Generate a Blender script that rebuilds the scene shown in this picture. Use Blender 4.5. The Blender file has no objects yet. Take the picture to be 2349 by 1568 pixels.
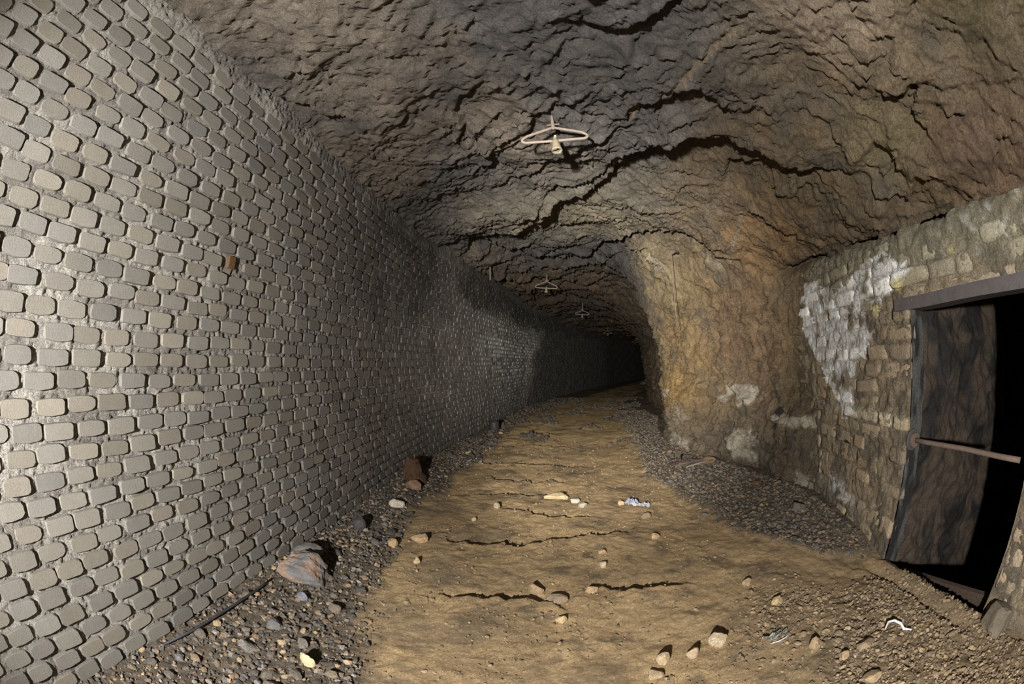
import bpy, math, random, bmesh
import numpy as np
from mathutils import Vector, Matrix
R = math.radians
scn = bpy.context.scene
C = scn.collection
random.seed(4); rs = np.random.RandomState(11)
# ================= camera, world, lamps, exposure =================
cam = bpy.data.cameras.new('camera'); cam_o = bpy.data.objects.new('camera', cam); C.objects.link(cam_o)
cam.type = 'PANO'; cam.sensor_width = 36; cam.clip_start = .02; cam.clip_end = 300
try:
    cam.panorama_type = 'FISHEYE_EQUISOLID'; cam.fisheye_lens = 15.0; cam.fisheye_fov = R(220)
except Exception:
    pass
try:
    cam.cycles.panorama_type = 'FISHEYE_EQUISOLID'; cam.cycles.fisheye_lens = 15.0; cam.cycles.fisheye_fov = R(220)
except Exception:
    pass
cam_o.location = (0, 0, 1.64); cam_o.rotation_euler = (R(92.8), 0, R(5.3))
scn.camera = cam_o
w = bpy.data.worlds.new('world'); scn.world = w; w.use_nodes = True
w.node_tree.nodes['Background'].inputs[0].default_value = (.9, .95, 1, 1)
w.node_tree.nodes['Background'].inputs[1].default_value = .02
vs = scn.view_settings; vs.view_transform = 'Standard'; vs.look = 'None'; vs.exposure = 0.0; vs.gamma = 1; vs.use_curve_mapping = False
scn.cycles.use_light_tree = False
scn.cycles.max_bounces = 5; scn.cycles.diffuse_bounces = 4; scn.cycles.caustics_reflective = False; scn.cycles.caustics_refractive = False
def lamp(name, kind, loc, power, color=(1, .96, .9), target=None, **kw):
    d = bpy.data.lights.new(name, kind); d.energy = power; d.color = color
    for k, v in kw.items(): setattr(d, k, v)
    o = bpy.data.objects.new(name, d); C.objects.link(o); o.location = loc
    if target is not None: o.rotation_euler = (Vector(target)-Vector(loc)).to_track_quat('-Z', 'Y').to_euler()
    return o
# the photographer's hand lamp behind the camera to the left, and an added narrow spot brightening the pillar and far gallery
lamp('hand_lamp', 'SPOT', (-.8, -1.4, 1.7), 1600, target=(.15, 1.4, 1.66), spot_size=R(168), spot_blend=.75, shadow_soft_size=.05, color=(1, .96, .9))
lamp('added_far_spot', 'SPOT', (-.8, -1.35, 1.85), 7400, target=(1.7, 11, 2.3), spot_size=R(50), spot_blend=1.0, shadow_soft_size=.05, color=(1, .95, .86))

# ---------- plan of the brick wall and sections of the rock ----------
PLAN = np.array([[-2.1,-9],[-2.1,4],[-2.1,5.1],[-2.05,6.4],[-1.99,7.1],[-1.8,9],[-1.6,10.8],[-1.03,15.45],[.25,20.5],[2,25.5],[5.4,34],[10,43],[16,53]])
_seg = np.hypot(*np.diff(PLAN,axis=0).T)
_cum = np.concatenate([[0],np.cumsum(_seg)])-9.0
def axis(s):
    s=np.asarray(s,float)
    def P(q): return np.stack([np.interp(q,_cum,PLAN[:,0]),np.interp(q,_cum,PLAN[:,1])],-1)
    w=.15+.06*np.clip(s-7,0,20)
    p=(P(s-w)+P(s+w)+P(s))/3
    t=P(s+.05+w)-P(s-.05-w); t/=np.linalg.norm(t,axis=-1,keepdims=True)
    n=np.stack([t[...,1],-t[...,0]],-1)
    return p,t,n
ST = [-7,.6,2.6,4.2,4.8,5.8,6.8,7.7,8.8,10,12,15.5,20,24,28,40,60]
A=[(-.4,3.55),(.4,3.70),(1.5,3.76),(2.6,3.78),(3.5,3.66),(4.25,3.36),(4.68,2.90),(5.10,2.62),(5.3,2.3),(5.45,1.3),(5.45,.7),(5.45,-.2)]
SEC = [A,A,
 [(-.4,3.55),(.4,3.70),(1.5,3.78),(2.6,3.8),(3.5,3.7),(4.25,3.38),(4.74,2.90),(5.14,2.67),(5.4,2.3),(5.55,1.3),(5.55,.7),(5.5,-.2)],
 [(-.4,3.55),(.4,3.70),(1.5,3.82),(2.5,3.86),(3.4,3.78),(4.2,3.5),(4.95,3.05),(5.28,2.7),(5.62,2.0),(5.36,1.3),(5.24,.7),(5.2,-.2)],
 [(-.4,3.55),(.4,3.70),(1.5,3.84),(2.5,3.88),(3.4,3.8),(4.15,3.55),(4.9,3.08),(5.28,2.72),(5.36,2.0),(5.24,1.3),(5.18,.7),(5.24,-.2)],
 [(-.4,3.58),(.4,3.70),(1.4,3.82),(2.4,3.86),(3.3,3.8),(4.0,3.6),(4.6,3.15),(4.98,2.6),(5.12,2.0),(5.14,1.3),(5.14,.7),(5.15,-.2)],
 [(-.4,3.6),(.35,3.72),(1.3,3.85),(2.2,3.9),(3.0,3.86),(3.7,3.7),(4.2,3.25),(4.6,2.6),(4.75,2.0),(4.8,1.3),(4.75,.7),(4.76,-.2)],
 [(-.4,3.6),(.35,3.76),(1.2,3.92),(2.1,4.0),(2.85,3.97),(3.35,3.75),(3.85,3.25),(4.2,2.6),(4.4,2.0),(4.48,1.3),(4.42,.7),(4.5,-.2)],
 [(-.4,3.65),(.3,3.82),(1.1,4.0),(1.9,4.08),(2.6,4.05),(3.06,3.9),(3.47,3.33),(3.83,2.57),(4.02,2.0),(4.2,1.3),(4.18,.7),(4.23,-.2)],
 [(-.4,3.7),(.3,3.86),(1.2,4.02),(2.1,4.1),(2.9,4.05),(3.4,3.8),(3.85,3.2),(4.15,2.5),(4.3,2.0),(4.4,1.3),(4.4,.7),(4.45,-.2)],
 [(-.4,3.75),(.4,3.9),(1.5,4.0),(2.5,4.02),(3.3,3.95),(3.8,3.7),(4.2,3.1),(4.5,2.5),(4.6,1.9),(4.65,1.3),(4.65,.7),(4.65,-.2)],
 [(-.4,3.8),(.4,3.95),(1.5,3.98),(2.5,3.9),(3.2,3.7),(3.7,3.4),(4.1,2.9),(4.4,2.4),(4.6,1.8),(4.7,1.3),(4.75,.7),(4.8,-.2)],
 [(-.4,3.8),(.4,3.88),(1.5,3.86),(2.5,3.75),(3.1,3.55),(3.5,3.2),(3.9,2.7),(4.1,2.2),(4.2,1.7),(4.3,1.2),(4.35,.6),(4.4,-.2)],
 [(-.4,3.7),(.4,3.72),(1.5,3.7),(2.5,3.6),(3.2,3.4),(3.6,3.1),(4.0,2.7),(4.2,2.2),(4.4,1.7),(4.4,1.2),(4.45,.6),(4.5,-.2)],
 [(-.4,3.55),(.4,3.58),(1.5,3.6),(2.5,3.5),(3.2,3.3),(3.7,3.0),(4.1,2.6),(4.4,2.2),(4.5,1.7),(4.6,1.2),(4.6,.6),(4.6,-.2)]]
SEC += [SEC[-1],SEC[-1]]
SEC = np.array(SEC,float); ST=np.array(ST,float)
def hermite(x,xs,Y):
    """Catmull-Rom through Y (n,...) at xs, evaluated at x."""
    x=np.asarray(x,float); i=np.clip(np.searchsorted(xs,x,'right')-1,0,len(xs)-2)
    h=xs[i+1]-xs[i]; u=(x-xs[i])/h
    M=np.zeros_like(Y); d=(Y[1:]-Y[:-1])/(xs[1:]-xs[:-1]).reshape((-1,)+(1,)*(Y.ndim-1))
    M[0]=d[0]; M[-1]=d[-1]; M[1:-1]=(d[1:]+d[:-1])/2
    sh=(-1,)+(1,)*(Y.ndim-1); u=u.reshape(sh); h=h.reshape(sh)
    return (2*u**3-3*u**2+1)*Y[i]+(u**3-2*u**2+u)*h*M[i]+(-2*u**3+3*u**2)*Y[i+1]+(u**3-u**2)*h*M[i+1]
def rock_base(S,V):
    """grid of base points, S stations (m along the wall), V in 0..11 across the section: (ns,nv,3)"""
    sec=hermite(S,ST,SEC)                        # ns,12,2
    prof=hermite(V,np.arange(12.),np.swapaxes(sec,0,1))  # nv,ns,2
    prof=np.swapaxes(prof,0,1)
    p,t,n=axis(S)
    xy=p[:,None,:]+n[:,None,:]*prof[...,0:1]
    return np.concatenate([xy,prof[...,1:2]],-1)
def grid_normals(G):
    du=np.gradient(G,axis=0); dv=np.gradient(G,axis=1)
    n=np.cross(du,dv); n/=np.linalg.norm(n,axis=-1,keepdims=True)+1e-12
    return n
# ---------- gradient noise ----------
_rng=np.random.RandomState(7); _perm=_rng.permutation(256); _perm=np.concatenate([_perm,_perm,_perm])
_gr=_rng.normal(size=(256,3)); _gr/=np.linalg.norm(_gr,axis=1)[:,None]
def gnoise(p):
    p=np.asarray(p,float); i=np.floor(p).astype(int); f=p-i; i&=255
    u=f*f*f*(f*(f*6-15)+10); r=0
    for a in (0,1):
        for b in (0,1):
            for c in (0,1):
                h=_perm[_perm[_perm[(i[...,0]+a)&255]+((i[...,1]+b)&255)]+((i[...,2]+c)&255)]
                g=_gr[h]; d=g[...,0]*(f[...,0]-a)+g[...,1]*(f[...,1]-b)+g[...,2]*(f[...,2]-c)
                w=(u[...,0] if a else 1-u[...,0])*(u[...,1] if b else 1-u[...,1])*(u[...,2] if c else 1-u[...,2])
                r=r+w*d
    return r*1.6
def fbm(p,oct=4,gain=.5,off=0.):
    r=0;a=1.;p=np.asarray(p,float)+off
    for k in range(oct): r=r+a*gnoise(p*(2.03**k)+17.3*k); a*=gain
    return r

SAT = .74   # one chroma for all painted minerals
# ================= helpers =================
def srgb(r, g=None, b=None):
    if g is None: r, g, b = r
    f = lambda c: (c/255/12.92) if c/255 <= .04045 else ((c/255+.055)/1.055)**2.4
    return np.array([f(r), f(g), f(b)])
def sm(a, b, x):
    t = np.clip((np.asarray(x, float)-a)/(b-a), 0, 1); return t*t*(3-2*t)
def mix(a, b, t):
    t = np.asarray(t)[..., None]; return a*(1-t)+b*t
def mesh_np(name, V, faces, mats, col=None, smooth=False, midx=None):
    """V (n,3); faces: list of int arrays (m,k)"""
    me = bpy.data.meshes.new(name)
    V = np.ascontiguousarray(V, np.float32)
    me.vertices.add(len(V)); me.vertices.foreach_set('co', V.ravel())
    li = np.concatenate([f.ravel() for f in faces]).astype(np.int32)
    tot = np.concatenate([np.full(len(f), f.shape[1], np.int32) for f in faces])
    st = np.concatenate([[0], np.cumsum(tot)[:-1]]).astype(np.int32)
    me.loops.add(len(li)); me.loops.foreach_set('vertex_index', li)
    me.polygons.add(len(tot)); me.polygons.foreach_set('loop_start', st); me.polygons.foreach_set('loop_total', tot)
    if midx is not None: me.polygons.foreach_set('material_index', np.asarray(midx, np.int32))
    me.update(calc_edges=True); me.validate()
    me.polygons.foreach_set('use_smooth', np.full(len(me.polygons), bool(smooth)))
    if col is not None:
        col = np.asarray(col); gy = (col@np.array([.3, .6, .1]))[:, None]; col = gy+(col-gy)*SAT
        a = me.attributes.new('Col', 'FLOAT_COLOR', 'POINT')
        c = np.ones((len(V), 4), np.float32); c[:, :3] = col; a.data.foreach_set('color', c.ravel())
    for m in (mats if isinstance(mats, (list, tuple)) else [mats]): me.materials.append(m)
    return me
def link(name, me, parent=None, loc=None, rot=None, scale=None, **props):
    o = bpy.data.objects.new(name, me); C.objects.link(o)
    if parent is not None: o.parent = parent
    if loc is not None: o.location = loc
    if rot is not None: o.rotation_euler = rot
    if scale is not None: o.scale = scale
    for k, v in props.items(): o[k] = v
    return o
def empty(name, loc=(0, 0, 0), rz=0, **props):
    o = bpy.data.objects.new(name, None); C.objects.link(o); o.location = loc; o.rotation_euler = (0, 0, rz); o.empty_display_size = .1
    for k, v in props.items(): o[k] = v
    return o
def gridfaces(ns, nv, keep=None):
    i = np.arange(ns*nv).reshape(ns, nv)
    f = np.stack([i[:-1, :-1], i[1:, :-1], i[1:, 1:], i[:-1, 1:]], -1)
    if keep is not None: f = f[keep]
    return f.reshape(-1, 4)
def compact(V, F, *arrs):
    u, inv = np.unique(F, return_inverse=True)
    return (V[u], inv.reshape(F.shape)) + tuple(a[u] for a in arrs)
def tube(path, rad, seg=10, cap=True):
    P = np.array(path, float); n = len(P); rad = np.broadcast_to(np.asarray(rad, float), (n,))
    T = np.gradient(P, axis=0); T /= np.linalg.norm(T, axis=1)[:, None]
    up = np.array([0, 0, 1.]) if abs(T[0][2]) < .9 else np.array([1., 0, 0]); V = []
    s = np.cross(T[0], up); s /= np.linalg.norm(s)
    for k in range(n):
        s = s-T[k]*s.dot(T[k]); s /= np.linalg.norm(s); q = np.cross(T[k], s)
        a = np.arange(seg)*2*np.pi/seg
        V.append(P[k]+rad[k]*(np.cos(a)[:, None]*s+np.sin(a)[:, None]*q))
    V = np.concatenate(V); i = np.arange(n*seg).reshape(n, seg); j = np.roll(i, -1, 1)
    F = [np.stack([i[:-1], j[:-1], j[1:], i[1:]], -1).reshape(-1, 4)]
    if cap: F.append(np.stack([i[0][::-1], i[-1]]))
    return V, F
def lathe(prof, seg=20, axis_z=True):
    P = np.array(prof, float); n = len(P); a = np.arange(seg)*2*np.pi/seg
    V = np.stack([P[:, :1]*np.cos(a), P[:, :1]*np.sin(a), np.repeat(P[:, 1:], seg, 1)], -1).reshape(-1, 3)
    i = np.arange(n*seg).reshape(n, seg); j = np.roll(i, -1, 1)
    return V, [np.stack([i[:-1], j[:-1], j[1:], i[1:]], -1).reshape(-1, 4)]
def boxm(sx, sy, sz, bev=.004):
    bm = bmesh.new(); bmesh.ops.create_cube(bm, size=1); bmesh.ops.scale(bm, vec=(sx, sy, sz), verts=bm.verts)
    bmesh.ops.bevel(bm, geom=list(bm.edges), offset=bev, segments=2, affect='EDGES', profile=.6)
    return bm
def bm_mesh(name, bm, mat, smooth=False):
    me = bpy.data.meshes.new(name); bm.to_mesh(me); bm.free(); me.materials.append(mat)
    for p in me.polygons: p.use_smooth = smooth
    return me
# ================= materials =================
def material(name, color=None, attr=False, vary=.25, vscale=6, vscale2=60, bumps=((40, .004),), rough=.85, rand=0., grain=.22, spec=.3, stretch=None, specks=0., metallic=0., speckcol=(.8, .8, .78)):
    m = bpy.data.materials.new(name); m.use_nodes = True; nt = m.node_tree; N = nt.nodes; L = nt.links
    b = N['Principled BSDF']; b.inputs['Roughness'].default_value = rough; b.inputs['Specular IOR Level'].default_value = spec; b.inputs['Metallic'].default_value = metallic
    geo = N.new('ShaderNodeNewGeometry'); pos = geo.outputs['Position']
    if stretch is not None:
        mp = N.new('ShaderNodeMapping'); mp.inputs['Rotation'].default_value = stretch[0]; mp.inputs['Scale'].default_value = stretch[1]
        L.new(pos, mp.inputs['Vector']); spos = mp.outputs['Vector']
    else: spos = pos
    def noise(scale, detail=6, rough_=.6, p=pos):
        n = N.new('ShaderNodeTexNoise'); n.inputs['Scale'].default_value = scale; n.inputs['Detail'].default_value = detail; n.inputs['Roughness'].default_value = rough_
        L.new(p, n.inputs['Vector']); return n.outputs['Fac']
    def math_(op, a, bb, c=None):
        n = N.new('ShaderNodeMath'); n.operation = op
        for i, x in enumerate((a, bb, c)):
            if x is None: continue
            if isinstance(x, (int, float)): n.inputs[i].default_value = x
            else: L.new(x, n.inputs[i])
        return n.outputs[0]
    if attr:
        at = N.new('ShaderNodeAttribute'); at.attribute_name = 'Col'; colr = at.outputs['Color']
    else:
        rgb = N.new('ShaderNodeRGB'); rgb.outputs[0].default_value = (*color, 1); colr = rgb.outputs[0]
    v = math_('ADD', math_('MULTIPLY', noise(vscale, 5, .6, spos), vary*2), 1-vary)
    v2 = math_('MAXIMUM', math_('MULTIPLY_ADD', noise(vscale2, 4, .7), grain*6, 1-grain*3), .25)
    v3 = math_('MAXIMUM', math_('MULTIPLY_ADD', noise(vscale2*3.4, 2, .6), grain*6, 1-grain*3), .3)
    v = math_('MULTIPLY', math_('MULTIPLY', v, v2), v3)
    if rand:
        oi = N.new('ShaderNodeObjectInfo'); v = math_('MULTIPLY', v, math_('MULTIPLY_ADD', oi.outputs['Random'], rand*2, 1-rand))
    mx = N.new('ShaderNodeMix'); mx.data_type = 'RGBA'; mx.blend_type = 'MULTIPLY'; mx.inputs[0].default_value = 1
    L.new(colr, mx.inputs[6]); cb = N.new('ShaderNodeCombineColor')
    for i in range(3): L.new(v, cb.inputs[i])
    L.new(cb.outputs[0], mx.inputs[7]); out = mx.outputs[2]
    if specks:
        s = math_('GREATER_THAN', noise(170, 2, .5), .72); s = math_('MULTIPLY', s, specks)
        m2 = N.new('ShaderNodeMix'); m2.data_type = 'RGBA'; L.new(s, m2.inputs[0]); L.new(out, m2.inputs[6]); m2.inputs[7].default_value = (*speckcol, 1); out = m2.outputs[2]
    L.new(out, b.inputs['Base Color'])
    prev = None
    for (sc, dist, *k) in bumps:
        kind = k[0] if k else 'n'
        if kind == 'v':
            vn = N.new('ShaderNodeTexVoronoi'); vn.inputs['Scale'].default_value = sc; L.new(spos, vn.inputs['Vector']); h = vn.outputs['Distance']
        elif kind == 'r':   # ridged creases
            h = math_('ABSOLUTE', math_('SUBTRACT', noise(sc, 6, .6, spos), .5), None); h = math_('MULTIPLY', h, 2.)
        else: h = noise(sc, 8, .65, spos if kind == 's' else pos)
        bp = N.new('ShaderNodeBump'); bp.inputs['Strength'].default_value = 1; bp.inputs['Distance'].default_value = dist
        L.new(h, bp.inputs['Height'])
        if prev is not None: L.new(prev, bp.inputs['Normal'])
        prev = bp.outputs['Normal']
    if prev is not None: L.new(prev, b.inputs['Normal'])
    return m
M_rock = material('rock', attr=True, vary=.3, vscale=5, vscale2=55, grain=.34, bumps=((14, .05, 'r'), (38, .05), (110, .03), (260, .01)), rough=.8, spec=.25, stretch=((0, R(20), R(-35)), (1, 1.0, 2.6)))
M_brick = material('fired_brick', attr=True, vary=.16, vscale=9, vscale2=130, grain=.12, bumps=((110, .004), (320, .004)), rough=.6, spec=.4, rand=.12)
M_mortar = material('old_mortar', attr=True, vary=.35, vscale=12, vscale2=100, grain=.5, bumps=((60, .05), (120, .022, 'v'), (240, .02)), rough=.65, spec=.45)
M_floor = material('packed_mud', attr=True, vary=.18, vscale=4, vscale2=60, grain=.24, bumps=((7, .05), (26, .035), (90, .022), (220, .008)), rough=.9, spec=.15, specks=.35, speckcol=(.5, .45, .38))
M_stone = material('loose_stone', attr=True, vary=.2, vscale=14, vscale2=110, bumps=((35, .012), (140, .004)), rough=.8, spec=.25, rand=.0)
M_mason = material('rubble_stone', attr=True, vary=.25, vscale=8, vscale2=60, grain=.3, bumps=((25, .018), (110, .007)), rough=.85, spec=.2, rand=.15)
M_pmort = material('lime_mortar', attr=True, vary=.3, vscale=7, vscale2=60, grain=.36, bumps=((20, .03), (80, .012), (220, .004)), rough=.9, spec=.2)
M_rust = material('rusted_iron', color=srgb(98, 84, 76), vary=.45, vscale=30, vscale2=260, bumps=((120, .004), (300, .002)), rough=.75, specks=.5, speckcol=(.40, .36, .38))
M_steel = material('painted_rusty_steel', color=srgb(74, 70, 71), vary=.35, vscale=14, vscale2=220, bumps=((90, .003), (260, .002)), rough=.6, specks=.35, speckcol=(.32, .22, .16))
M_dust = material('dusty_iron', color=srgb(110, 101, 93), vary=.3, vscale=30, vscale2=260, bumps=((150, .003),), rough=.8, specks=.4, speckcol=(.45, .24, .10))
M_porc = material('dusty_porcelain', color=srgb(112, 102, 86), vary=.3, vscale=30, vscale2=200, bumps=((120, .001),), rough=.5)
M_brass = material('tarnished_brass', color=srgb(150, 125, 70), metallic=.6, rough=.4, bumps=((150, .0005),))
M_wood = material('dark_wet_wood', color=srgb(70, 58, 50), vary=.3, vscale=5, vscale2=50, bumps=((12, .01, 's'),), rough=.7, stretch=((0, 0, 0), (8, 1, 8)))
M_black = material('black_rubber', color=srgb(48, 47, 50), vary=.3, bumps=((60, .002),), rough=.55)
M_paper = material('white_plastic_scrap', color=srgb(196, 198, 204), vary=.12, vscale=20, bumps=((60, .004),), rough=.5)
M_blue = material('blue_print', color=srgb(160, 172, 205), vary=.1, bumps=((60, .003),), rough=.5)
M_leaf = material('dry_leaf', color=srgb(150, 118, 74), vary=.2, bumps=((80, .003),), rough=.7)
M_glass = bpy.data.materials.new('broken_glass'); M_glass.use_nodes = True
_b = M_glass.node_tree.nodes['Principled BSDF']; _b.inputs['Transmission Weight'].default_value = .85; _b.inputs['Roughness'].default_value = .08; _b.inputs['Base Color'].default_value = (.85, .9, .85, 1)

# ================= the rock roof and the rock side =================
LEDGES = [
 (0.3,0.6,[(-1.26,7.26,3.81),(-0.63,6.83,3.87),(-0.09,6.02,3.86),(0.08,5.48,3.86),(0.4,5.24,3.87),(0.72,4.8,3.87),(0.81,4.37,3.85),(0.97,3.93,3.82),(1.24,3.5,3.77),(1.62,3.18,3.65),(1.75,3.14,3.6),(1.94,3.0,3.51),(2.19,2.97,3.37),(2.35,2.68,3.22),(2.44,2.49,3.1)]),
 (0.2,0.35,[(1.06,3.67,3.8),(1.4,3.44,3.73),(1.73,3.26,3.61),(1.97,3.19,3.51),(2.21,3.15,3.37),(2.35,2.9,3.24)]),
 (0.17,0.4,[(0.18,2.04,3.8),(0.31,2.07,3.8),(0.54,2.03,3.79),(0.63,1.95,3.78),(0.8,1.74,3.77),(0.85,1.68,3.76)]),
 (0.16,0.3,[(0.9,3.06,3.79),(1.02,2.69,3.77),(1.16,2.51,3.75),(1.32,2.63,3.72),(1.56,2.83,3.66)]),
 (0.28,0.5,[(-2.04,8.21,3.68),(-1.62,7.99,3.76),(-1.24,7.43,3.82),(-0.76,8.72,4.0),(0.18,9.62,4.09),(0.76,9.34,4.09),(1.11,7.54,3.92),(1.43,6.63,3.79),(1.85,6.02,3.63),(2.18,5.77,3.43),(2.41,5.67,3.25),(2.61,5.66,3.04)]),
 (0.38,0.8,[(-1.77,9.4,3.77),(-1.4,10.82,3.85),(-0.67,11.78,3.95),(-0.13,11.78,3.99),(0.58,11.99,4.01),(1.57,12.99,3.94),(2.33,12.31,3.73)]),
 (0.12,0.5,[(-0.89,13.24,3.92),(-0.56,15.8,3.95),(0.24,18.65,3.91),(1.43,18.33,3.88),(2.58,15.91,3.52)]),
 (0.15,0.6,[(1.07,22.92,3.74),(2.54,21.3,3.74),(3.08,16.88,3.22),(2.96,13.22,2.94)]),
 (0.12,0.3,[(-0.84,9.62,3.97),(-0.14,10.49,4.03),(0.73,10.41,4.08),(1.21,9.83,4.05),(1.38,7.68,3.75),(1.75,6.78,3.59)]),
 (0.14,0.35,[(-2.1,1.96,3.63),(-2.03,2.08,3.65),(-1.93,2.35,3.67),(-1.8,2.57,3.69),(-1.63,2.74,3.71)]),
 (0.035,0.15,[(-0.24,2.6,3.8),(-0.13,2.6,3.8),(0.02,2.49,3.8),(0.14,2.48,3.8)]),
 (0.05,0.2,[(-0.87,3.61,3.78),(-0.75,3.58,3.79),(-0.64,3.53,3.8),(-0.53,3.27,3.8),(-0.44,3.15,3.8)]),
 (0.05,0.2,[(-0.22,3.17,3.81),(-0.04,3.15,3.82),(0.13,3.08,3.82),(0.3,3.23,3.82),(0.62,3.25,3.82),(0.84,2.89,3.79)]),
 (0.04,0.2,[(-1.29,2.37,3.74),(-1.35,2.61,3.73),(-1.44,2.92,3.73)]),
 (0.04,0.2,[(-1.01,2.11,3.75),(-0.93,2.17,3.76),(-0.85,2.18,3.76),(-0.82,2.1,3.76)]),
 (0.14,0.25,[(2.22,1.7,3.31),(2.24,1.48,3.29),(2.3,1.28,3.23),(2.36,1.4,3.16),(2.41,1.46,3.09),(2.5,1.46,2.99),(2.54,1.45,2.94)]),
 (0.08,0.2,[(2.38,1.23,3.13),(2.44,1.23,3.06),(2.48,1.22,3.01),(2.52,1.01,2.96)]),
 (0.12,0.25,[(2.41,2.26,3.12),(2.38,1.92,3.14),(2.48,1.9,3.01),(2.54,1.93,2.94),(2.66,1.9,2.84)]),
 (0.07,0.2,[(2.42,2.3,3.11),(2.48,2.19,3.03),(2.53,2.15,2.97),(2.54,2.02,2.95)]),
 (0.08,0.3,[(2.9,1.18,2.7),(2.76,1.06,2.78),(2.63,0.85,2.86)]),
 (0.05,0.3,[(2.27,1.45,3.27),(2.32,1.27,3.21),(2.41,0.96,3.1),(2.51,0.42,2.97)]),
 (0.05,0.2,[(1.51,3.64,3.71),(1.73,3.63,3.63),(1.95,3.59,3.53),(2.16,3.42,3.42),(2.35,3.41,3.3)]),
 (0.16,0.3,[(1.95,4.21,3.57),(1.89,3.86,3.58),(2.02,3.53,3.5),(2.19,3.49,3.4),(2.39,3.64,3.29)]),
 (0.08,0.2,[(0.89,5.83,3.84),(1.3,5.62,3.79),(1.78,5.29,3.66)]),
 (0.1,0.12,[(2.29,6.14,3.23),(2.5,6.17,2.9),(2.65,6.11,2.7)]),
 (0.12,0.2,[(3.04,5.65,1.86),(3.08,5.51,1.49),(3.09,5.26,1.16),(3.08,4.91,0.93)]),
 (0.07,0.2,[(2.19,6.83,3.01),(2.35,6.63,2.87),(2.52,6.37,2.72)]),
 (0.15,0.14,[(3.1,3.29,2.69),(2.99,2.47,2.7),(3.01,2.08,2.66),(3.03,1.71,2.63),(3.06,1.33,2.59)]),
 (0.08,0.15,[(2.95,3.33,2.82),(3.03,2.98,2.72),(3.02,2.63,2.69),(2.89,2.41,2.75)]),
 (0.13,0.14,[(3.04,5.04,2.79),(3.14,4.79,2.79),(3.17,4.29,2.73),(3.17,3.85,2.68)]),
]

GROOVES = [(.028, [(.74, 3.26, 3.8), (1.11, 2.29, 3.75), (1.27, 1.84, 3.71)], srgb(150, 130, 105)),
           (.03, [(2.34, 4.52, 3.39), (2.54, 5.24, 3.21)], srgb(150, 135, 112)),
           (.035, [(2.72, 6.45, .94), (3.06, 5.61, 1.07)], srgb(150, 122, 88)),
           (.03, [(1.37, 10.03, 4.03), (1.46, 11.87, 3.99)], srgb(150, 135, 100))]
def polydist(P, poly):
    """distance to a polyline, nearest point's segment direction, fraction along it, offset vector"""
    poly = np.array(poly, float); best = np.full(len(P), 1e9); off = np.zeros_like(P); dr = np.zeros_like(P); fr = np.zeros(len(P))
    L = np.linalg.norm(np.diff(poly, axis=0), axis=1); cu = np.concatenate([[0], np.cumsum(L)])
    for k in range(len(poly)-1):
        a, b = poly[k], poly[k+1]; d = b-a; t = np.clip(((P-a)@d)/(d@d), 0, 1); v = P-(a+t[:, None]*d); q = np.linalg.norm(v, axis=1)
        m = q < best; best[m] = q[m]; off[m] = v[m]; dr[m] = d/np.linalg.norm(d); fr[m] = ((cu[k]+t*L[k])/cu[-1])[m]
    return best, off, dr, fr
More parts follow.
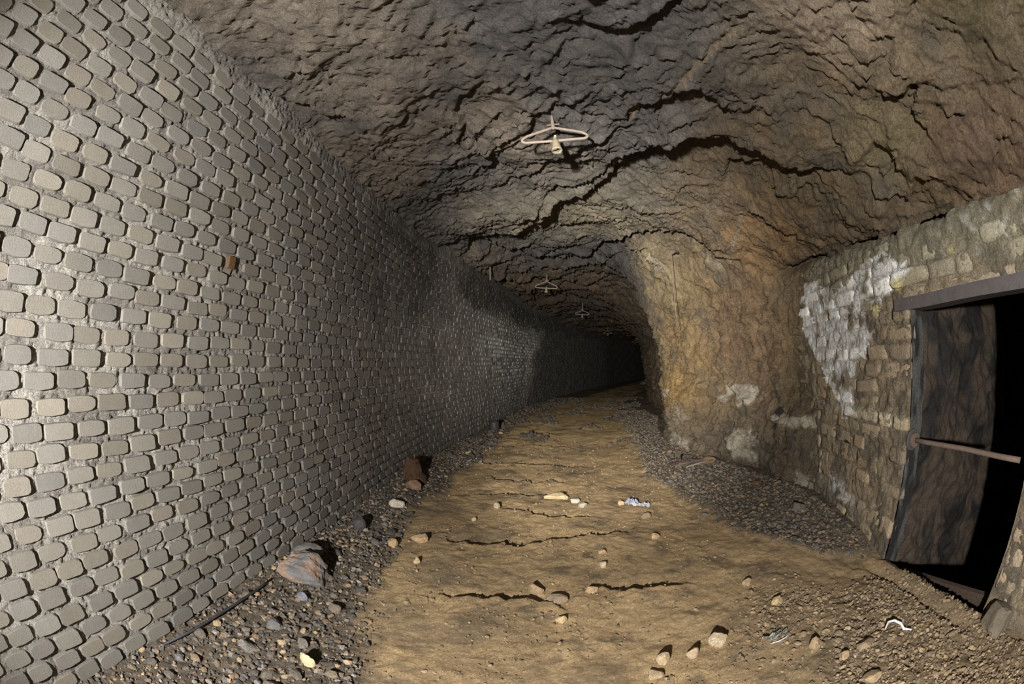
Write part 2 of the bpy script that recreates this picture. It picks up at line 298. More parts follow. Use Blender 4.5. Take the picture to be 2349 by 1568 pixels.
def rock_relief(P, N):
    """depth into the rock (along N, which points away from the gallery) at points P"""
    d = np.zeros(len(P)); far = sm(6, 14, P[:, 1])
    wv = sm(.15, .8, np.abs(N[:, 2]))                       # roof 1 .. side wall 0
    edge = sm(-.1, .8, P[:, 0]+2.1-.25*np.clip(P[:, 1]-7, 0, 99)) ; edge = np.where(P[:, 1] > 7, 1, np.maximum(edge, .25))
    d += edge*(.16*fbm(P*.6, 2)+.05*fbm(P*1.9, 3, off=9))
    Q = P+.22*np.stack([fbm(P*1.3, 3, off=3), fbm(P*1.3, 3, off=5), fbm(P*1.3, 3, off=8)], -1)
    m1 = sm(-.15, .45, fbm(P*.7, 2, off=20)); m2 = sm(-.2, .4, fbm(P*1.1, 2, off=31))
    c = Q[:, 0]*.83+Q[:, 1]*.56+Q[:, 2]*.35
    for per, amp, mk in ((.62, .085, m1), (.23, .035, m2)):
        s = c/per; f = s-np.floor(s)
        d += edge*wv*mk*amp*(np.where(f < .06, f/.06, 1-(f-.06)/.94)-.5)*(1+.8*far)
    # far roof: flat slabs hanging one behind the other across the gallery
    s = (Q[:, 1]+.25*Q[:, 0])/1.15; f = s-np.floor(s)
    d += far*wv*.16*(np.where(f < .05, f/.05, 1-(f-.05)/.95)-.4)
    # side: long upright folds and broken blocks
    W = P*np.array([2.6, 2.6, .9]); r = 1-np.abs(fbm(W+.5*fbm(P*1.5, 2, off=7)[:, None], 3, off=40))*1.8
    d += (1-wv)*(.05*r-.03)
    W = P*np.array([6., 6., 2.6]); d += (1-wv)*.022*(1-np.abs(fbm(W, 3, off=60))*2)
    b = fbm(P*np.array([3.2, 3.2, 4.2]), 2, off=77); d += .045*np.tanh(b*6)*sm(.1, .5, fbm(P*.9, 2, off=15))*(.3+.7*(1-wv))
    A = np.stack([Q[:, 0]*.83+Q[:, 1]*.56, -Q[:, 0]*.56+Q[:, 1]*.83, Q[:, 2]], -1)*np.array([9., 4., 9.])
    d += .022*(1-np.abs(fbm(A, 4, .6, off=50))*2)
    T_ = np.stack([Q[:, 0]*.83+Q[:, 1]*.56, -Q[:, 0]*.56+Q[:, 1]*.83, Q[:, 2]], -1)+.03*fbm(P*8, 2, off=71)[:, None]
    mk = .35+.65*sm(-.25, .3, fbm(P*1.2, 2, off=72))
    d += .044*mk*chips(T_, 3.0, 5, (1.5, .8, 1.6))+.020*chips(T_, 8.5, 9, (1.4, .8, 1.5))+.010*chips(T_, 19., 13, (1.3, .8, 1.2))
    d += .008*fbm(P*22, 3, .6, off=70)
    # black slot between the rubble wall's top and the overhanging rock
    zs = np.interp(P[:, 1], [1.6, 2.36, 3.3, 4.07, 5.1], [2.60, 2.60, 2.70, 2.76, 2.79])+.03*fbm(P*3, 2, off=81)
    d += .40*np.exp(-((P[:, 2]-zs)/.034)**2)*(P[:, 0] > 2.2)*np.maximum(sm(1.3, 1.7, P[:, 1])*sm(3.5, 3.0, P[:, 1]), .8*sm(3.7, 4.0, P[:, 1])*sm(5.1, 4.7, P[:, 1]))
    Pw = P+.05*np.stack([fbm(P*5, 3, off=11), fbm(P*5, 3, off=13), fbm(P*5, 3, off=14)], -1)
    for dep, L, poly in LEDGES:
        pl = np.array(poly); lo = pl.min(0)-3.2*L; hi = pl.max(0)+3.2*L
        m = np.all((P > lo) & (P < hi), axis=1)
        if not m.any(): continue
        q, off, dr, fr = polydist(Pw[m], poly)
        side = np.cross(dr, N[m]); sg = np.einsum('ij,ij->i', off, side)
        ref = np.sign(np.median(side[:, 1])) if abs(np.median(side[:, 1])) > .05 else 1.
        sgn = LSIGN*sg
        tp = np.clip(np.sin(np.pi*np.clip(fr, .01, .99)), 0, 1)**.45
        wd = .018+.004*pl[:, 1].mean()
        far_side = np.where(sgn > 0, np.clip(sgn/wd, 0, 1)*np.exp(-np.clip(q-wd, 0, 9)/L*1.6), 0)
        near_side = np.where(sgn <= 0, -.35*np.exp(-q/(L*.5)), -.35*np.exp(-q/.03))
        lateral = np.exp(-np.clip(np.abs(q)-np.abs(sg), 0, 9)/.06)
        d[m] += dep*1.15*tp*(far_side*lateral+near_side*lateral*.6)
    return d
LSIGN = -1.0
def chips(P, scale, seed, stretch=(1, 1, 1)):
    """broken facets: every cell is a small tilted plane"""
    Q = P*np.array(stretch)*scale; b = np.floor(Q).astype(int); best = np.full(len(P), 9e9); h = np.zeros(len(P))
    for i in (-1, 0, 1):
        for j in (-1, 0, 1):
            for k in (-1, 0, 1):
                c = b+[i, j, k]; e = _perm[(_perm[(_perm[(c[:, 0]+seed) & 255]+c[:, 1]) & 255]+c[:, 2]) & 255]
                F = c+.5+_gr[e]*.45; v = Q-F; q = (v*v).sum(1); m = q < best
                best[m] = q[m]; g = _gr[_perm[(e+seed) & 255]]; h[m] = (v[m]*g[m]).sum(1)*.8+(g[m, 0]+g[m, 1])*.35
    return h
def rock_color(P, N):
    mauve, grey, brown, ochre, yel = srgb(142, 128, 112), srgb(110, 106, 102), srgb(142, 120, 86), srgb(148, 120, 76), srgb(205, 160, 84)
    n1 = fbm(P*.9, 3, off=101); n2 = fbm(P*2.6, 3, off=111); n3 = fbm(P*.5, 2, off=131)
    c = mix(np.broadcast_to(mauve, P.shape), grey, sm(-.35, .4, n1+.7*sm(-1.6, .4, P[:, 0])-.1))
    side = sm(.7, 2.3, P[:, 0]+.35*n1-.12*(P[:, 1]-3)*(P[:, 1] > 3)) 
    c = mix(c, brown, side*.85)
    c = mix(c, ochre, side*sm(0, .5, n2)*.6)
    c = mix(c, grey*.75, side*sm(.25, .7, fbm(P*1.4, 3, off=140))*.55)
    yl = srgb(176, 160, 122); c = mix(c, yl, np.exp(-(((P-[.5, 6.4, 3.9])/[1.6, 1.3, .9])**2).sum(1))*.6)
    farm = sm(9, 12, P[:, 1])*sm(.2, .6, np.abs(N[:, 2])); c = mix(c, srgb(112, 96, 72), farm*.8); c = mix(c, srgb(150, 112, 60), farm*sm(.1, .6, n2)*.6)
    for (p, r, col, k) in SPLATS:
        g = np.exp(-(((P-np.array(p))/np.array(r))**2).sum(1)*1.2)
        c = mix(c, np.array(col), np.clip(g*1.5*(1+.9*n2), 0, 1)*k)
    for (p, r, k) in WHITES:
        g = np.exp(-(((P-np.array(p))/np.array(r))**2).sum(1)); c = mix(c, srgb(214, 202, 176), sm(.3, .6, g*(1+1.1*fbm(P*7, 3, off=150)))*k)
    return c*.84*(1+.3*fbm(P*5, 3, off=160))[:, None]
SPLATS = [((2.35, 7.4, 1.9), (.55, 1.1, 1.2), srgb(180, 145, 84), .9), ((2.25, 6.9, 2.9), (.6, .8, .7), srgb(170, 142, 92), .9), ((1.9, 7.4, 3.3), (.5, .6, .6), srgb(188, 165, 118), .9),
 ((2.4, 8.1, 1.1), (.4, .8, .5), srgb(200, 155, 66), .7), ((2.9, 5.9, 2.2), (.5, .8, 1.0), srgb(150, 116, 80), .8), ((3.1, 5.0, 1.9), (.4, .7, .8), srgb(150, 122, 76), .7),
 ((2.45, 1.9, 3.15), (.3, .5, .4), srgb(150, 134, 90), .7), ((2.7, 4.6, 3.1), (.5, .8, .4), srgb(172, 130, 72), .7), ((2.3, .3, 3.3), (.6, .7, .4), srgb(112, 98, 62), .9), ((2.7, 1.0, 2.85), (.4, .7, .4), srgb(128, 98, 72), .6),
 ((1.7, 1.3, 3.6), (.45, .5, .3), srgb(172, 150, 122), .8), ((2.9, 6.0, .3), (.6, 1.2, .4), srgb(128, 114, 96), .8), ((2.4, 8.0, .3), (.4, .8, .45), srgb(158, 140, 108), .8), ((3.1, 5.2, 1.0), (.1, .12, .35), srgb(46, 46, 52), .9),
 ((3.1, 4.6, 1.35), (.4, .5, .3), srgb(112, 96, 66), .7), ((2.45, 8.6, 2.2), (.4, .5, 1.5), srgb(176, 160, 116), .7)]
WHITES = [((2.85, 6.1, 1.12), (.35, .55, .16), .95), ((3.1, 4.7, .85), (.2, .6, .07), .8), ((2.4, 8.2, 1.02), (.2, .16, .1), .9), ((2.9, 5.9, .35), (.3, .35, .3), .75), ((3.1, 4.3, .12), (.3, .5, .14), .7), ((2.45, 7.6, .2), (.3, .6, .16), .6), ((2.6, 6.0, 3.2), (.2, .2, .2), .4), ((3.05, 4.2, .9), (.2, .3, .14), .7), ((2.3, 7.5, .7), (.3, .3, .2), .4), ((2.0, 7.2, 3.4), (.3, .3, .2), .5)]
SR = np.concatenate([np.arange(-6.5, -1, .2), np.arange(-1, 8.6, .024), np.arange(8.6, 14, .055), np.arange(14, 30, .13), np.arange(30, 58, .5)])
_v = np.arange(0, 11.0001, .005); _p = rock_base(np.array([4.]), _v)[0]; _L = np.concatenate([[0], np.cumsum(np.linalg.norm(np.diff(_p, axis=0), axis=1))])
VR = np.interp(np.arange(0, _L[-1], .024), _L, _v)
G = rock_base(SR, VR); NN = grid_normals(G)
ctr = np.stack([axis(SR)[0][:, 0]+2.3, axis(SR)[0][:, 1], np.full(len(SR), 1.8)], -1)[:, None, :]
NN *= np.sign(((G-ctr)*NN).sum(-1, keepdims=True))
Pf, Nf = G.reshape(-1, 3), NN.reshape(-1, 3)
dsp = rock_relief(Pf, Nf)
for rad, poly, _c in GROOVES:
    q, off, dr, fr = polydist(Pf, poly); dsp += np.where(q < rad, np.sqrt(np.clip(rad**2-q**2, 0, None)), 0)*1.0
# keep the rock over and behind the rubble wall clear of its face
PD = Pf+Nf*dsp[:, None]
colr = rock_color(Pf, Nf)
for rad, poly, gc in GROOVES:
    q, *_ = polydist(Pf, poly); colr = mix(colr, gc, (q < rad*1.1)*.75)
ns, nv = len(SR), len(VR)
c4 = G[:-1, :-1]; drop = (c4[..., 1] < 3.3) & (c4[..., 2] < 2.42) & (c4[..., 0] > 2)
iroof = np.searchsorted(VR, 5.6)
allf = np.stack([np.arange(ns*nv).reshape(ns, nv)[:-1, :-1], np.arange(ns*nv).reshape(ns, nv)[1:, :-1], np.arange(ns*nv).reshape(ns, nv)[1:, 1:], np.arange(ns*nv).reshape(ns, nv)[:-1, 1:]], -1)
roofm = np.zeros(drop.shape, bool); roofm[:, :iroof] = True
for nm, sel in (('ceiling', roofm & ~drop), ('wall_right', ~roofm & ~drop)):
    f = allf[sel]; v, f2, cc = compact(PD, f, colr)
    link(nm, mesh_np(nm, v, [f2], M_rock, cc, smooth=True), kind='structure', label='rough layered rock roof of the gallery' if nm == 'ceiling' else 'ochre and brown rock side of the gallery with its bulging pillar')

# ================= brick wall on the left =================
def wall_stain_fade(s, z):
    """how dark (0..1, soot plus a painted fade at the far end) and how limy the brickwork is at (s, z)"""
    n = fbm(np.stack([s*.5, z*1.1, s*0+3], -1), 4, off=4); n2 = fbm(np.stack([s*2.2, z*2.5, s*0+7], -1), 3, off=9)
    soot_fade = .85*np.exp(-((s-6.3)/1.9)**2)*sm(1.2, 2.6, z+.35*n)
    soot_fade = np.maximum(soot_fade, .6*np.exp(-((s-6.9)/.6)**2)*sm(.6, 1.8, z))
    soot_fade = np.maximum(soot_fade, sm(7.2, 9, s)*sm(2.75, 3.15, z+.35*n)*.9)
    soot_fade = np.maximum(soot_fade, sm(16.4, 16.9, s-.9*(z-1)+.4*n)*.72)
    soot_fade = np.maximum(soot_fade, sm(25, 33, s+.8*n)*.93)  # far end blackened in the colour, in place of failing light
    soot_fade = np.maximum(soot_fade, .2*sm(4, 8, s)); soot_fade = np.maximum(soot_fade, .62*sm(.6, 5.0, s+.6*n)*sm(.9, 2.4, z+.3*n)*sm(9, 6.5, s)); soot_fade = np.maximum(soot_fade, .16+.2*sm(2, 4, s)*sm(9, 7, s))
    lime = sm(8.5, 12, s)*(1-sm(15.6, 16.6, s-.9*(z-1)+.4*n))*np.exp(-((z-2.0+.03*(s-10))/.95)**2)*(.9+.6*n)
    lime = np.clip(lime, 0, 1)
    return np.clip(soot_fade*(1+.3*n2), 0, .95), lime*(1-.5*sm(.2, .5, n2))
sw = np.concatenate([np.arange(-6.5, -1.6, .15), np.arange(-1.6, 5.2, .0125), np.arange(5.2, 12, .03), np.arange(12, 58, .15)])
zw = np.arange(-.1, 3.95, .0135)
p, t, n = axis(sw); top = np.interp(sw, [0, 7, 9, 11, 15.5, 20, 23.5, 27, 60], [3.6, 3.55, 3.66, 3.75, 3.84, 3.8, 3.65, 3.5, 3.5])
SW, ZW = np.meshgrid(sw, zw, indexing='ij')
TT = np.broadcast_to(top[:, None], ZW.shape)
base3 = np.stack([np.broadcast_to(p[:, None, 0], ZW.shape), np.broadcast_to(p[:, None, 1], ZW.shape), ZW], -1)
q = np.stack([SW, ZW*1.0, ZW*0], -1)
rel = .003+.009*fbm(q*9, 3, off=2)+.012*fbm(q*30, 2, off=6)+.008*gnoise(q*70)
capz = sm(-.12, -.02, ZW-TT+.05*fbm(q*4, 2, off=30))          # ragged mortar fillet along the top
rel = rel+capz*.028
wallV = base3.copy(); wallV[..., 0] += n[:, None, 0]*rel; wallV[..., 1] += n[:, None, 1]*rel
so, li = wall_stain_fade(SW.ravel(), ZW.ravel())
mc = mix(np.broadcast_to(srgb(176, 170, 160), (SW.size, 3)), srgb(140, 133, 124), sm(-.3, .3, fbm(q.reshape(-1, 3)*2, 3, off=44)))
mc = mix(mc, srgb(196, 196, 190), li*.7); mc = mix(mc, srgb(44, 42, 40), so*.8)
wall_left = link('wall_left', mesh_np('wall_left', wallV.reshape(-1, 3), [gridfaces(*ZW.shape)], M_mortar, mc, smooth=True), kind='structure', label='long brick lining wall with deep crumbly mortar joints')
# bricks: an outline of NO points, a back ring, a shoulder ring and a face ring
NO = 14
def brick_outlines(num, rnd):
    a = (np.arange(NO)+.5)/NO*2*np.pi
    # superellipse with one or both ends rounded more
    e = rnd.uniform(3.2, 6.5, (num, 1)); ca, sa = np.cos(a), np.sin(a)
    x = np.sign(ca)*np.abs(ca)**(2/e); y = np.sign(sa)*np.abs(sa)**(2/e)
    sq = rnd.uniform(0, .22, (num, 2))*(rnd.rand(num, 2) < .5)
    y = y*(1-np.where(x > 0, sq[:, :1], sq[:, 1:])*np.abs(x)**2)
    x = x*(1+rnd.normal(0, .018, (num, NO))); y = y*(1+rnd.normal(0, .03, (num, NO)))
    y = y+rnd.normal(0, .03, (num, 1))*x
    return x, y
def brick_verts(num, rnd, hx, hz):
    x, y = brick_outlines(num, rnd); hx = np.broadcast_to(hx, (num,))[:, None]; hz = np.broadcast_to(hz, (num,))[:, None]
    out = rnd.uniform(.018, .031, (num, 1)); tilt = rnd.normal(0, .002, (num, 2))
    V = []
    for k, (sc, d) in enumerate(((1.04, None), (1.0, .70), (.955, 1.0))):
        X = x*hx*(1-(1-sc)*.6) if k == 2 else x*hx*sc; Z = y*hz*sc
        D = np.full_like(X, -.02) if d is None else out-(1-d)*.016+tilt[:, :1]*x+tilt[:, 1:]*y
        V.append(np.stack([X, -D, Z], -1))
    ctr = np.stack([0*out, -(out*1.0), 0*out], -1)
    return np.concatenate(V+[ctr], 1)             # num, 3*NO+1, 3
def brick_faces():
    i = np.arange(3*NO).reshape(3, NO); j = np.roll(i, -1, 1)
    q4 = np.stack([i[:-1], j[:-1], j[1:], i[1:]], -1).reshape(-1, 4)
    t3 = np.stack([i[2], j[2], np.full(NO, 3*NO)], -1)
    return q4, t3
q4, t3 = brick_faces()
PITCH_Z = .109; Z0 = .096; PX = .2145
PH = {16: .64, 17: .53, 18: .45, 15: .56, 14: .50, 13: .64, 12: .52, 10: .49, 9: .63, 8: .54, 7: .63, 6: .53, 5: .43, 27: .10}
rows = []
rb = np.random.RandomState(5)
for k in range(-1, 33):
    px = PX*(1.0 if k < 20 else 1.0+.012*(k-20)); ph = PH.get(k, (.1 if k % 2 else .21)+rb.uniform(-.03, .03)); s = ph-px*round((ph+1.6)/px)
    lst = []
    while s < 33:
        lst.append(s+rb.normal(0, .008)); s += px*(1+rb.normal(0, .02))
    rows.append((k, np.array(lst), px))
BS = np.concatenate([r[1] for r in rows]); BK = np.concatenate([np.full(len(r[1]), r[0]) for r in rows]); BPX = np.concatenate([np.full(len(r[1]), r[2]) for r in rows])
BZ = Z0+PITCH_Z*BK+rb.normal(0, .0035, len(BS))+.012*fbm(np.stack([BS*.7, BK*.4, BS*0], -1), 2)
ttop = np.interp(BS, sw, top); ok = (BZ < ttop-.05) & (BZ > .0) & ~((np.abs(BS-2.12) < .09) & (np.abs(BZ-2.29) < .05)) & ~((np.abs(BS-7.75) < .13) & (np.abs(BZ-1.08) < .11))
BS, BZ, BPX = BS[ok], BZ[ok], BPX[ok]
def brick_tone(num, rnd, s, z):
    a = np.array([srgb(134, 129, 119), srgb(130, 126, 119), srgb(136, 129, 115), srgb(126, 123, 117), srgb(136, 127, 113)])
    c = a[rnd.choice(5, num, p=[.4, .25, .17, .12, .06])]*rnd.uniform(.72, .98, (num, 1))
    so, li = wall_stain_fade(s, z); c = mix(c, srgb(200, 203, 197), li*.9*(rnd.rand(num) > .22)); c = mix(c, srgb(34, 33, 32), so*.86)
    return c
score = 1/np.sqrt((BS+.0)**2+2.1**2+(BZ-1.64)**2); vis = (BS > -.35)
order = np.argsort(-(score*vis)); indiv = order[:296]; rest = np.setdiff1d(np.arange(len(BS)), indiv)
# nearest bricks, one object each (28 shapes shared)
vr = np.random.RandomState(21); NVAR = 28
bvv = brick_verts(NVAR, vr, .094*np.ones(NVAR), .0415)
bmes = []
tones = brick_tone(NVAR, vr, np.zeros(NVAR), np.ones(NVAR))
for k in range(NVAR):
    bmes.append(mesh_np('brick', bvv[k], [q4, t3], M_brick, np.broadcast_to(tones[k], (3*NO+1, 3)), smooth=False))
for i in indiv:
    pp, tt, nn = axis(np.array([BS[i]])); pp, tt = pp[0], tt[0]
    link('brick', bmes[vr.randint(NVAR)], wall_left, (pp[0], pp[1], BZ[i]), (vr.normal(0, .008), vr.normal(0, .015)+(math.pi if False else 0), math.atan2(tt[1], tt[0])), (BPX[i]/PX*vr.uniform(.94, 1.03), 1, vr.uniform(.93, 1.05)))
# the others along the gallery, joined
num = len(rest); v = brick_verts(num, vr, .094*BPX[rest]/PX*vr.uniform(.93, 1.03, num), .0415*vr.uniform(.92, 1.05, num))
pp, tt, nn = axis(BS[rest]); ang = np.arctan2(tt[:, 1], tt[:, 0]); ca, sa = np.cos(ang)[:, None], np.sin(ang)[:, None]
Vw = np.stack([v[..., 0]*ca-v[..., 1]*sa+pp[:, None, 0], v[..., 0]*sa+v[..., 1]*ca+pp[:, None, 1], v[..., 2]+BZ[rest][:, None]], -1)
offs = np.arange(num)[:, None, None]*(3*NO+1)
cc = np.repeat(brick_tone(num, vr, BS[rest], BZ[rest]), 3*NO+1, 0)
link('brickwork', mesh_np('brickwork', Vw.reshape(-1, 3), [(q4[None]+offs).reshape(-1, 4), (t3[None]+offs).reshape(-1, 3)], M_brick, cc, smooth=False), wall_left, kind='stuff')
# a broken-out brick with a wooden plug in the hole
def w2(s, z, o=0):
    p_, t_, n_ = axis(np.array([s])); return (p_[0][0]+n_[0][0]*o, p_[0][1]+n_[0][1]*o, z)
bm = boxm(.05, .075, .085, .006); pl = bm_mesh('plug', bm, material('rotten_wood', color=srgb(88, 66, 42), vary=.5, vscale=20, vscale2=120, bumps=((60, .01),)))
link('wooden_plug', pl, None, w2(2.12, 2.285, .0), (0, .06, .04), label='small rotten wooden plug set in the brick wall in place of a brick', category='plug')

# ================= floor =================
FDEP = 1.35
FL = [  # dark steps left by the sleepers: depth, fade, polyline in plan
(.055,.30,[(-.72,2.62),(-.62,2.53),(-.32,2.54),(-.13,2.57),(.02,2.51),(.1,2.45)]),(.05,.25,[(.33,2.76),(.56,2.69),(.76,2.69),(1.02,2.75)]),
(.05,.28,[(-.99,3.7),(-.9,3.55),(-.72,3.5),(-.35,3.58),(-.18,3.52),(-.03,3.62),(.15,3.65),(.56,3.75),(.84,3.85)]),
(.035,.25,[(-1.0,5.0),(-.55,5.08),(-.2,5.02),(.25,5.2)]),(.035,.25,[(-.95,6.0),(-.7,5.7),(-.2,5.62),(.22,5.7)]),(.035,.25,[(-1.4,6.75),(-.6,6.7),(.6,6.6)]),
(.03,.25,[(-1.2,8.1),(-.3,8.3),(.7,8.1)]),(.03,.25,[(-1.2,9.4),(-.1,9.7),(.8,9.4)]),(.03,.2,[(-.6,4.6),(-.1,4.35),(.5,4.25)])]
SILL = [(2.62, 2.5), (2.72, 2.1), (2.86, 1.5), (2.9, 1.0)]
def gravel_mask(x, y):
    """dark gravel along both sides, brown pebbles near the doorway"""
    n = .16*fbm(np.stack([x*1.6, y*1.1, x*0], -1), 4, off=12)+.05*fbm(np.stack([x*7, y*7, x*0], -1), 3, off=14)
    lb = np.interp(y, [0, 1.2, 1.8, 2.6, 3.4, 4.5, 6, 8, 11, 14, 22, 40], [-.95, -.92, -1.05, -1.2, -1.45, -1.5, -1.35, -1.2, -1.0, -.6, 2.2, 9])
    left = sm(.16, -.10, x-lb-n)
    ra = np.interp(y, [0, 2.3, 2.7, 3.1, 3.6, 4.4, 5.6, 7.0, 9, 12, 16, 20, 40], [9, 2.75, 2.35, 2.1, 1.8, 1.75, 1.5, 1.55, 1.75, 1.95, 2.6, 3.8, 11])
    right = sm(-.14, .10, x-ra-n)*sm(2.3, 2.6, y+.5*n)
    br = sm(-.15, .25, x-1.5+.6*n-.45*(y-1.5))*sm(2.35, 1.8, y+n)*.9
    br = np.maximum(br, .8*np.exp(-((x-1.6)**2+(y-2.0)**2)/.16))
    mid = sm(.30, .5, fbm(np.stack([x*1.3, y*.55, x*0], -1), 4, off=90)+.28*sm(8, 14, y))*sm(7.5, 10, y)*.8
    return left, right, br, mid
def floor_z(x, y):
    x = np.asarray(x, float); y = np.asarray(y, float); P = np.stack([x, y, x*0], -1)
    z = .03*fbm(P*.8, 2, off=5)+.012*fbm(P*3, 3, off=6)
    l, r_, b, mid = gravel_mask(x, y)
    z = z+.05*l*sm(-1.2, -2.1, x)+.04*r_+.02*b+.02*mid
    z = z+.07*sm(2.2, 3.1, x)*sm(5.5, 3.6, y)*sm(2.4, 2.9, y)
    sh = x.shape; Pf_ = P.reshape(-1, 3); zz = z.ravel().copy()
    Pw = Pf_+.07*np.stack([fbm(Pf_*5, 4, .6, off=2), fbm(Pf_*5, 4, .6, off=4), 0*Pf_[:, 0]], -1)
    for dep, L, poly in FL:
        pl = np.array([(a, b_, 0) for a, b_ in poly]); m = np.all((Pf_[:, :2] > pl[:, :2].min(0)-1.2) & (Pf_[:, :2] < pl[:, :2].max(0)+1.2), axis=1)
        if not m.any(): continue
        q_, off, dr, fr = polydist(Pw[m], pl); sg = off[:, 1]*np.sign(dr[:, 0]+1e-9)*np.abs(dr[:, 0])-off[:, 0]*dr[:, 1]
        tp = np.sin(np.pi*np.clip(fr, .01, .99))**.5; lat = np.exp(-np.clip(q_-np.abs(sg), 0, 9)/.05)
        zz[m] += (FDEP+.12*np.clip(pl[:, 1].mean()-3, 0, 6))*dep*tp*lat*np.where(sg > 0, -np.clip(sg/.018, 0, 1)*np.exp(-q_/L*1.5), .45*np.exp(-q_/(L*.7)))
    z = zz.reshape(sh)
    # smooth mud lip before the doorway and the drop behind it
    dz = sm(2.80, 2.98, x)*sm(3.2, 3.1, y)*sm(.9, 1.02, y)*np.where((y > 2.3) & (x < 3.02), sm(2.99, 3.02, x), 1); z = z*(1-dz)-1.3*dz
    lip = np.exp(-((x-2.70)/.06)**2)*sm(2.5, 2.2, y)*sm(.8, 1.2, y); tr = np.exp(-((x-2.56)/.05)**2)*sm(2.4, 2.1, y)*sm(.8, 1.2, y)
    return z+.035*lip-.04*tr
def floor_color(x, y, z):
    P = np.stack([x, y, x*0], -1); l, r_, b, mid = gravel_mask(x, y)
    n = fbm(P*1.1, 3, off=33); n2 = fbm(P*4.5, 4, off=36)
    c = mix(np.broadcast_to(srgb(216, 178, 116), P.shape), srgb(194, 160, 106), sm(-.2, .45, n))
    c = mix(c, srgb(220, 182, 104), sm(6, 10, y)*.7)
    c = mix(c, srgb(112, 100, 84), sm(.05, .6, n2-.1)*.55)
    c = mix(c, srgb(104, 96, 86), sm(.05, .4, fbm(P*1.7, 3, off=39)-.25*sm(-.9, .4, x))*.4)
    dk = srgb(110, 100, 88); c = mix(c, dk*.85, np.maximum(l*.92, r_*.9)); c = mix(c, srgb(132, 112, 82), b*.85); c = mix(c, srgb(160, 134, 96), sm(1.2, 2.2, x)*sm(3, 2, y)*.5); c = mix(c, srgb(104, 88, 62), mid*.7)
    return c
sf = np.concatenate([np.arange(-6.5, 0, .12), np.arange(0, 5.6, .0165), np.arange(5.6, 12, .04), np.arange(12, 58, .2)])
of = np.concatenate([np.arange(-.5, 5.3, .0175), np.arange(5.3, 5.8, .1)])
p, t, n = axis(sf)
FX = p[:, None, 0]+n[:, None, 0]*of; FY = p[:, None, 1]+n[:, None, 1]*of
FZ = floor_z(FX, FY); P3 = np.stack([FX, FY, FZ*0], -1)
l_, r__, b__, m__ = gravel_mask(FX, FY); rg = np.clip(l_+r__+b__+m__, 0, 1)
FZ = FZ+(.006+.008*rg)*fbm(P3*12, 4, .6, off=60)+.0045*gnoise(P3*42)+.010*np.clip(fbm(P3*5.5, 3, off=66), 0, 1)
fc = floor_color(FX.ravel(), FY.ravel(), FZ.ravel())
fcz = link('floor', mesh_np('floor', np.stack([FX, FY, FZ], -1).reshape(-1, 3), [gridfaces(*FX.shape)], M_floor, fc, smooth=True), kind='structure', label='ochre trodden mud floor with dark gravel margins')

# ================= rubble wall with the doorway =================
def mplan(y):   # face of the rubble wall
    return np.interp(y, [-3, 1.0, 2.28, 4.3, 5.4], [2.85, 2.85, 2.78, 3.19, 3.38])
YD0, YD1, ZD = 1.0, 2.28, 2.0
def pip(y, z, poly):
    poly = np.array(poly); ins = np.zeros(y.shape, bool); j = len(poly)-1
    for i in range(len(poly)):
        a, b = poly[i], poly[j]; c = ((a[1] > z) != (b[1] > z)) & (y < (b[0]-a[0])*(z-a[1])/(b[1]-a[1]+1e-12)+a[0]); ins ^= c; j = i
    return ins
WPOLY = [(5.1, 2.65), (4.5, 2.72), (4.1, 2.45), (3.6, 2.32), (3.1, 2.45), (2.55, 2.5), (2.3, 2.35), (2.5, 2.15), (3.0, 2.0), (3.1, 1.7), (3.3, 1.55), (3.3, 1.1), (3.45, 1.05), (3.9, 1.35), (4.3, 1.65), (4.6, 1.9), (5.0, 2.1)]
def white_mask(y, z):
    P = np.stack([y*1.0, z, y*0], -1); n = fbm(P*3.2, 4, off=200); n2 = fbm(P*9, 3, off=210)
    ins = pip(y+.10*n, z+.10*n, WPOLY).astype(float)
    w_ = ins*sm(-.5, .15, n+.5*n2+.1)
    w_ = np.maximum(w_, .85*np.exp(-(((y-3.45-1.2*(z-.3))/.3)**2+((z-.3)/.08)**2))*sm(-.1, .2, n2+.2))
    w_ = np.maximum(w_, .5*sm(.2, .6, n2)*sm(2.2, 1.0, y)*sm(2.1, 2.5, z))
    return w_
def band_mask(y, z):   # paler whitewashed course
    return np.exp(-((z-1.12)/.06)**2)*sm(4.1, 3.4, y)*sm(2.3, 2.4, y)
def mason_color(y, z, base):
    P = np.stack([y, z, y*0], -1); n = fbm(P*2.2, 3, off=220)
    c = mix(base, srgb(142, 138, 112), sm(1.9, 2.5, z+.2*n)*.6)
    c = mix(c, srgb(206, 196, 160), band_mask(y, z)*.6)
    c = mix(c, srgb(226, 226, 224), white_mask(y, z)*.95)
    for (ly, lz, lr) in ((2.42, 2.19, .075), (2.84, 2.04, .06), (1.75, 2.33, .03)):
        c = mix(c, srgb(206, 196, 120), sm(.35, .6, np.exp(-(((y-ly)/lr)**2+((z-lz)/lr)**2))*(1+1.2*fbm(P*16, 2, off=280))))
    return c
ym = np.arange(-3, 5.42, .018); zm = np.arange(-.45, 2.86, .018)
YM, ZM = np.meshgrid(ym, zm, indexing='ij'); qm = np.stack([YM, ZM, YM*0], -1)
relm = .008+.024*fbm(qm*5, 3, off=230)+.014*fbm(qm*16, 3, off=240)+.008*np.tanh(4*fbm(qm*9, 2, off=250))
ej = np.minimum(np.where(ZM < ZD+.03, np.abs(YM-YD1), 9), np.where(ZM < ZD+.03, np.abs(YM-YD0), 9)); relm = relm*sm(.0, .06, ej)
topm = np.interp(ym, [-3, .9, 1.6, 2.36, 4.07, 5.1, 5.4], [2.5, 2.5, 2.52, 2.52, 2.71, 2.73, 2.73])[:, None]+.03*fbm(qm*3, 2, off=260)
XM = mplan(YM)-relm+.10*sm(0, .18, ZM-topm)
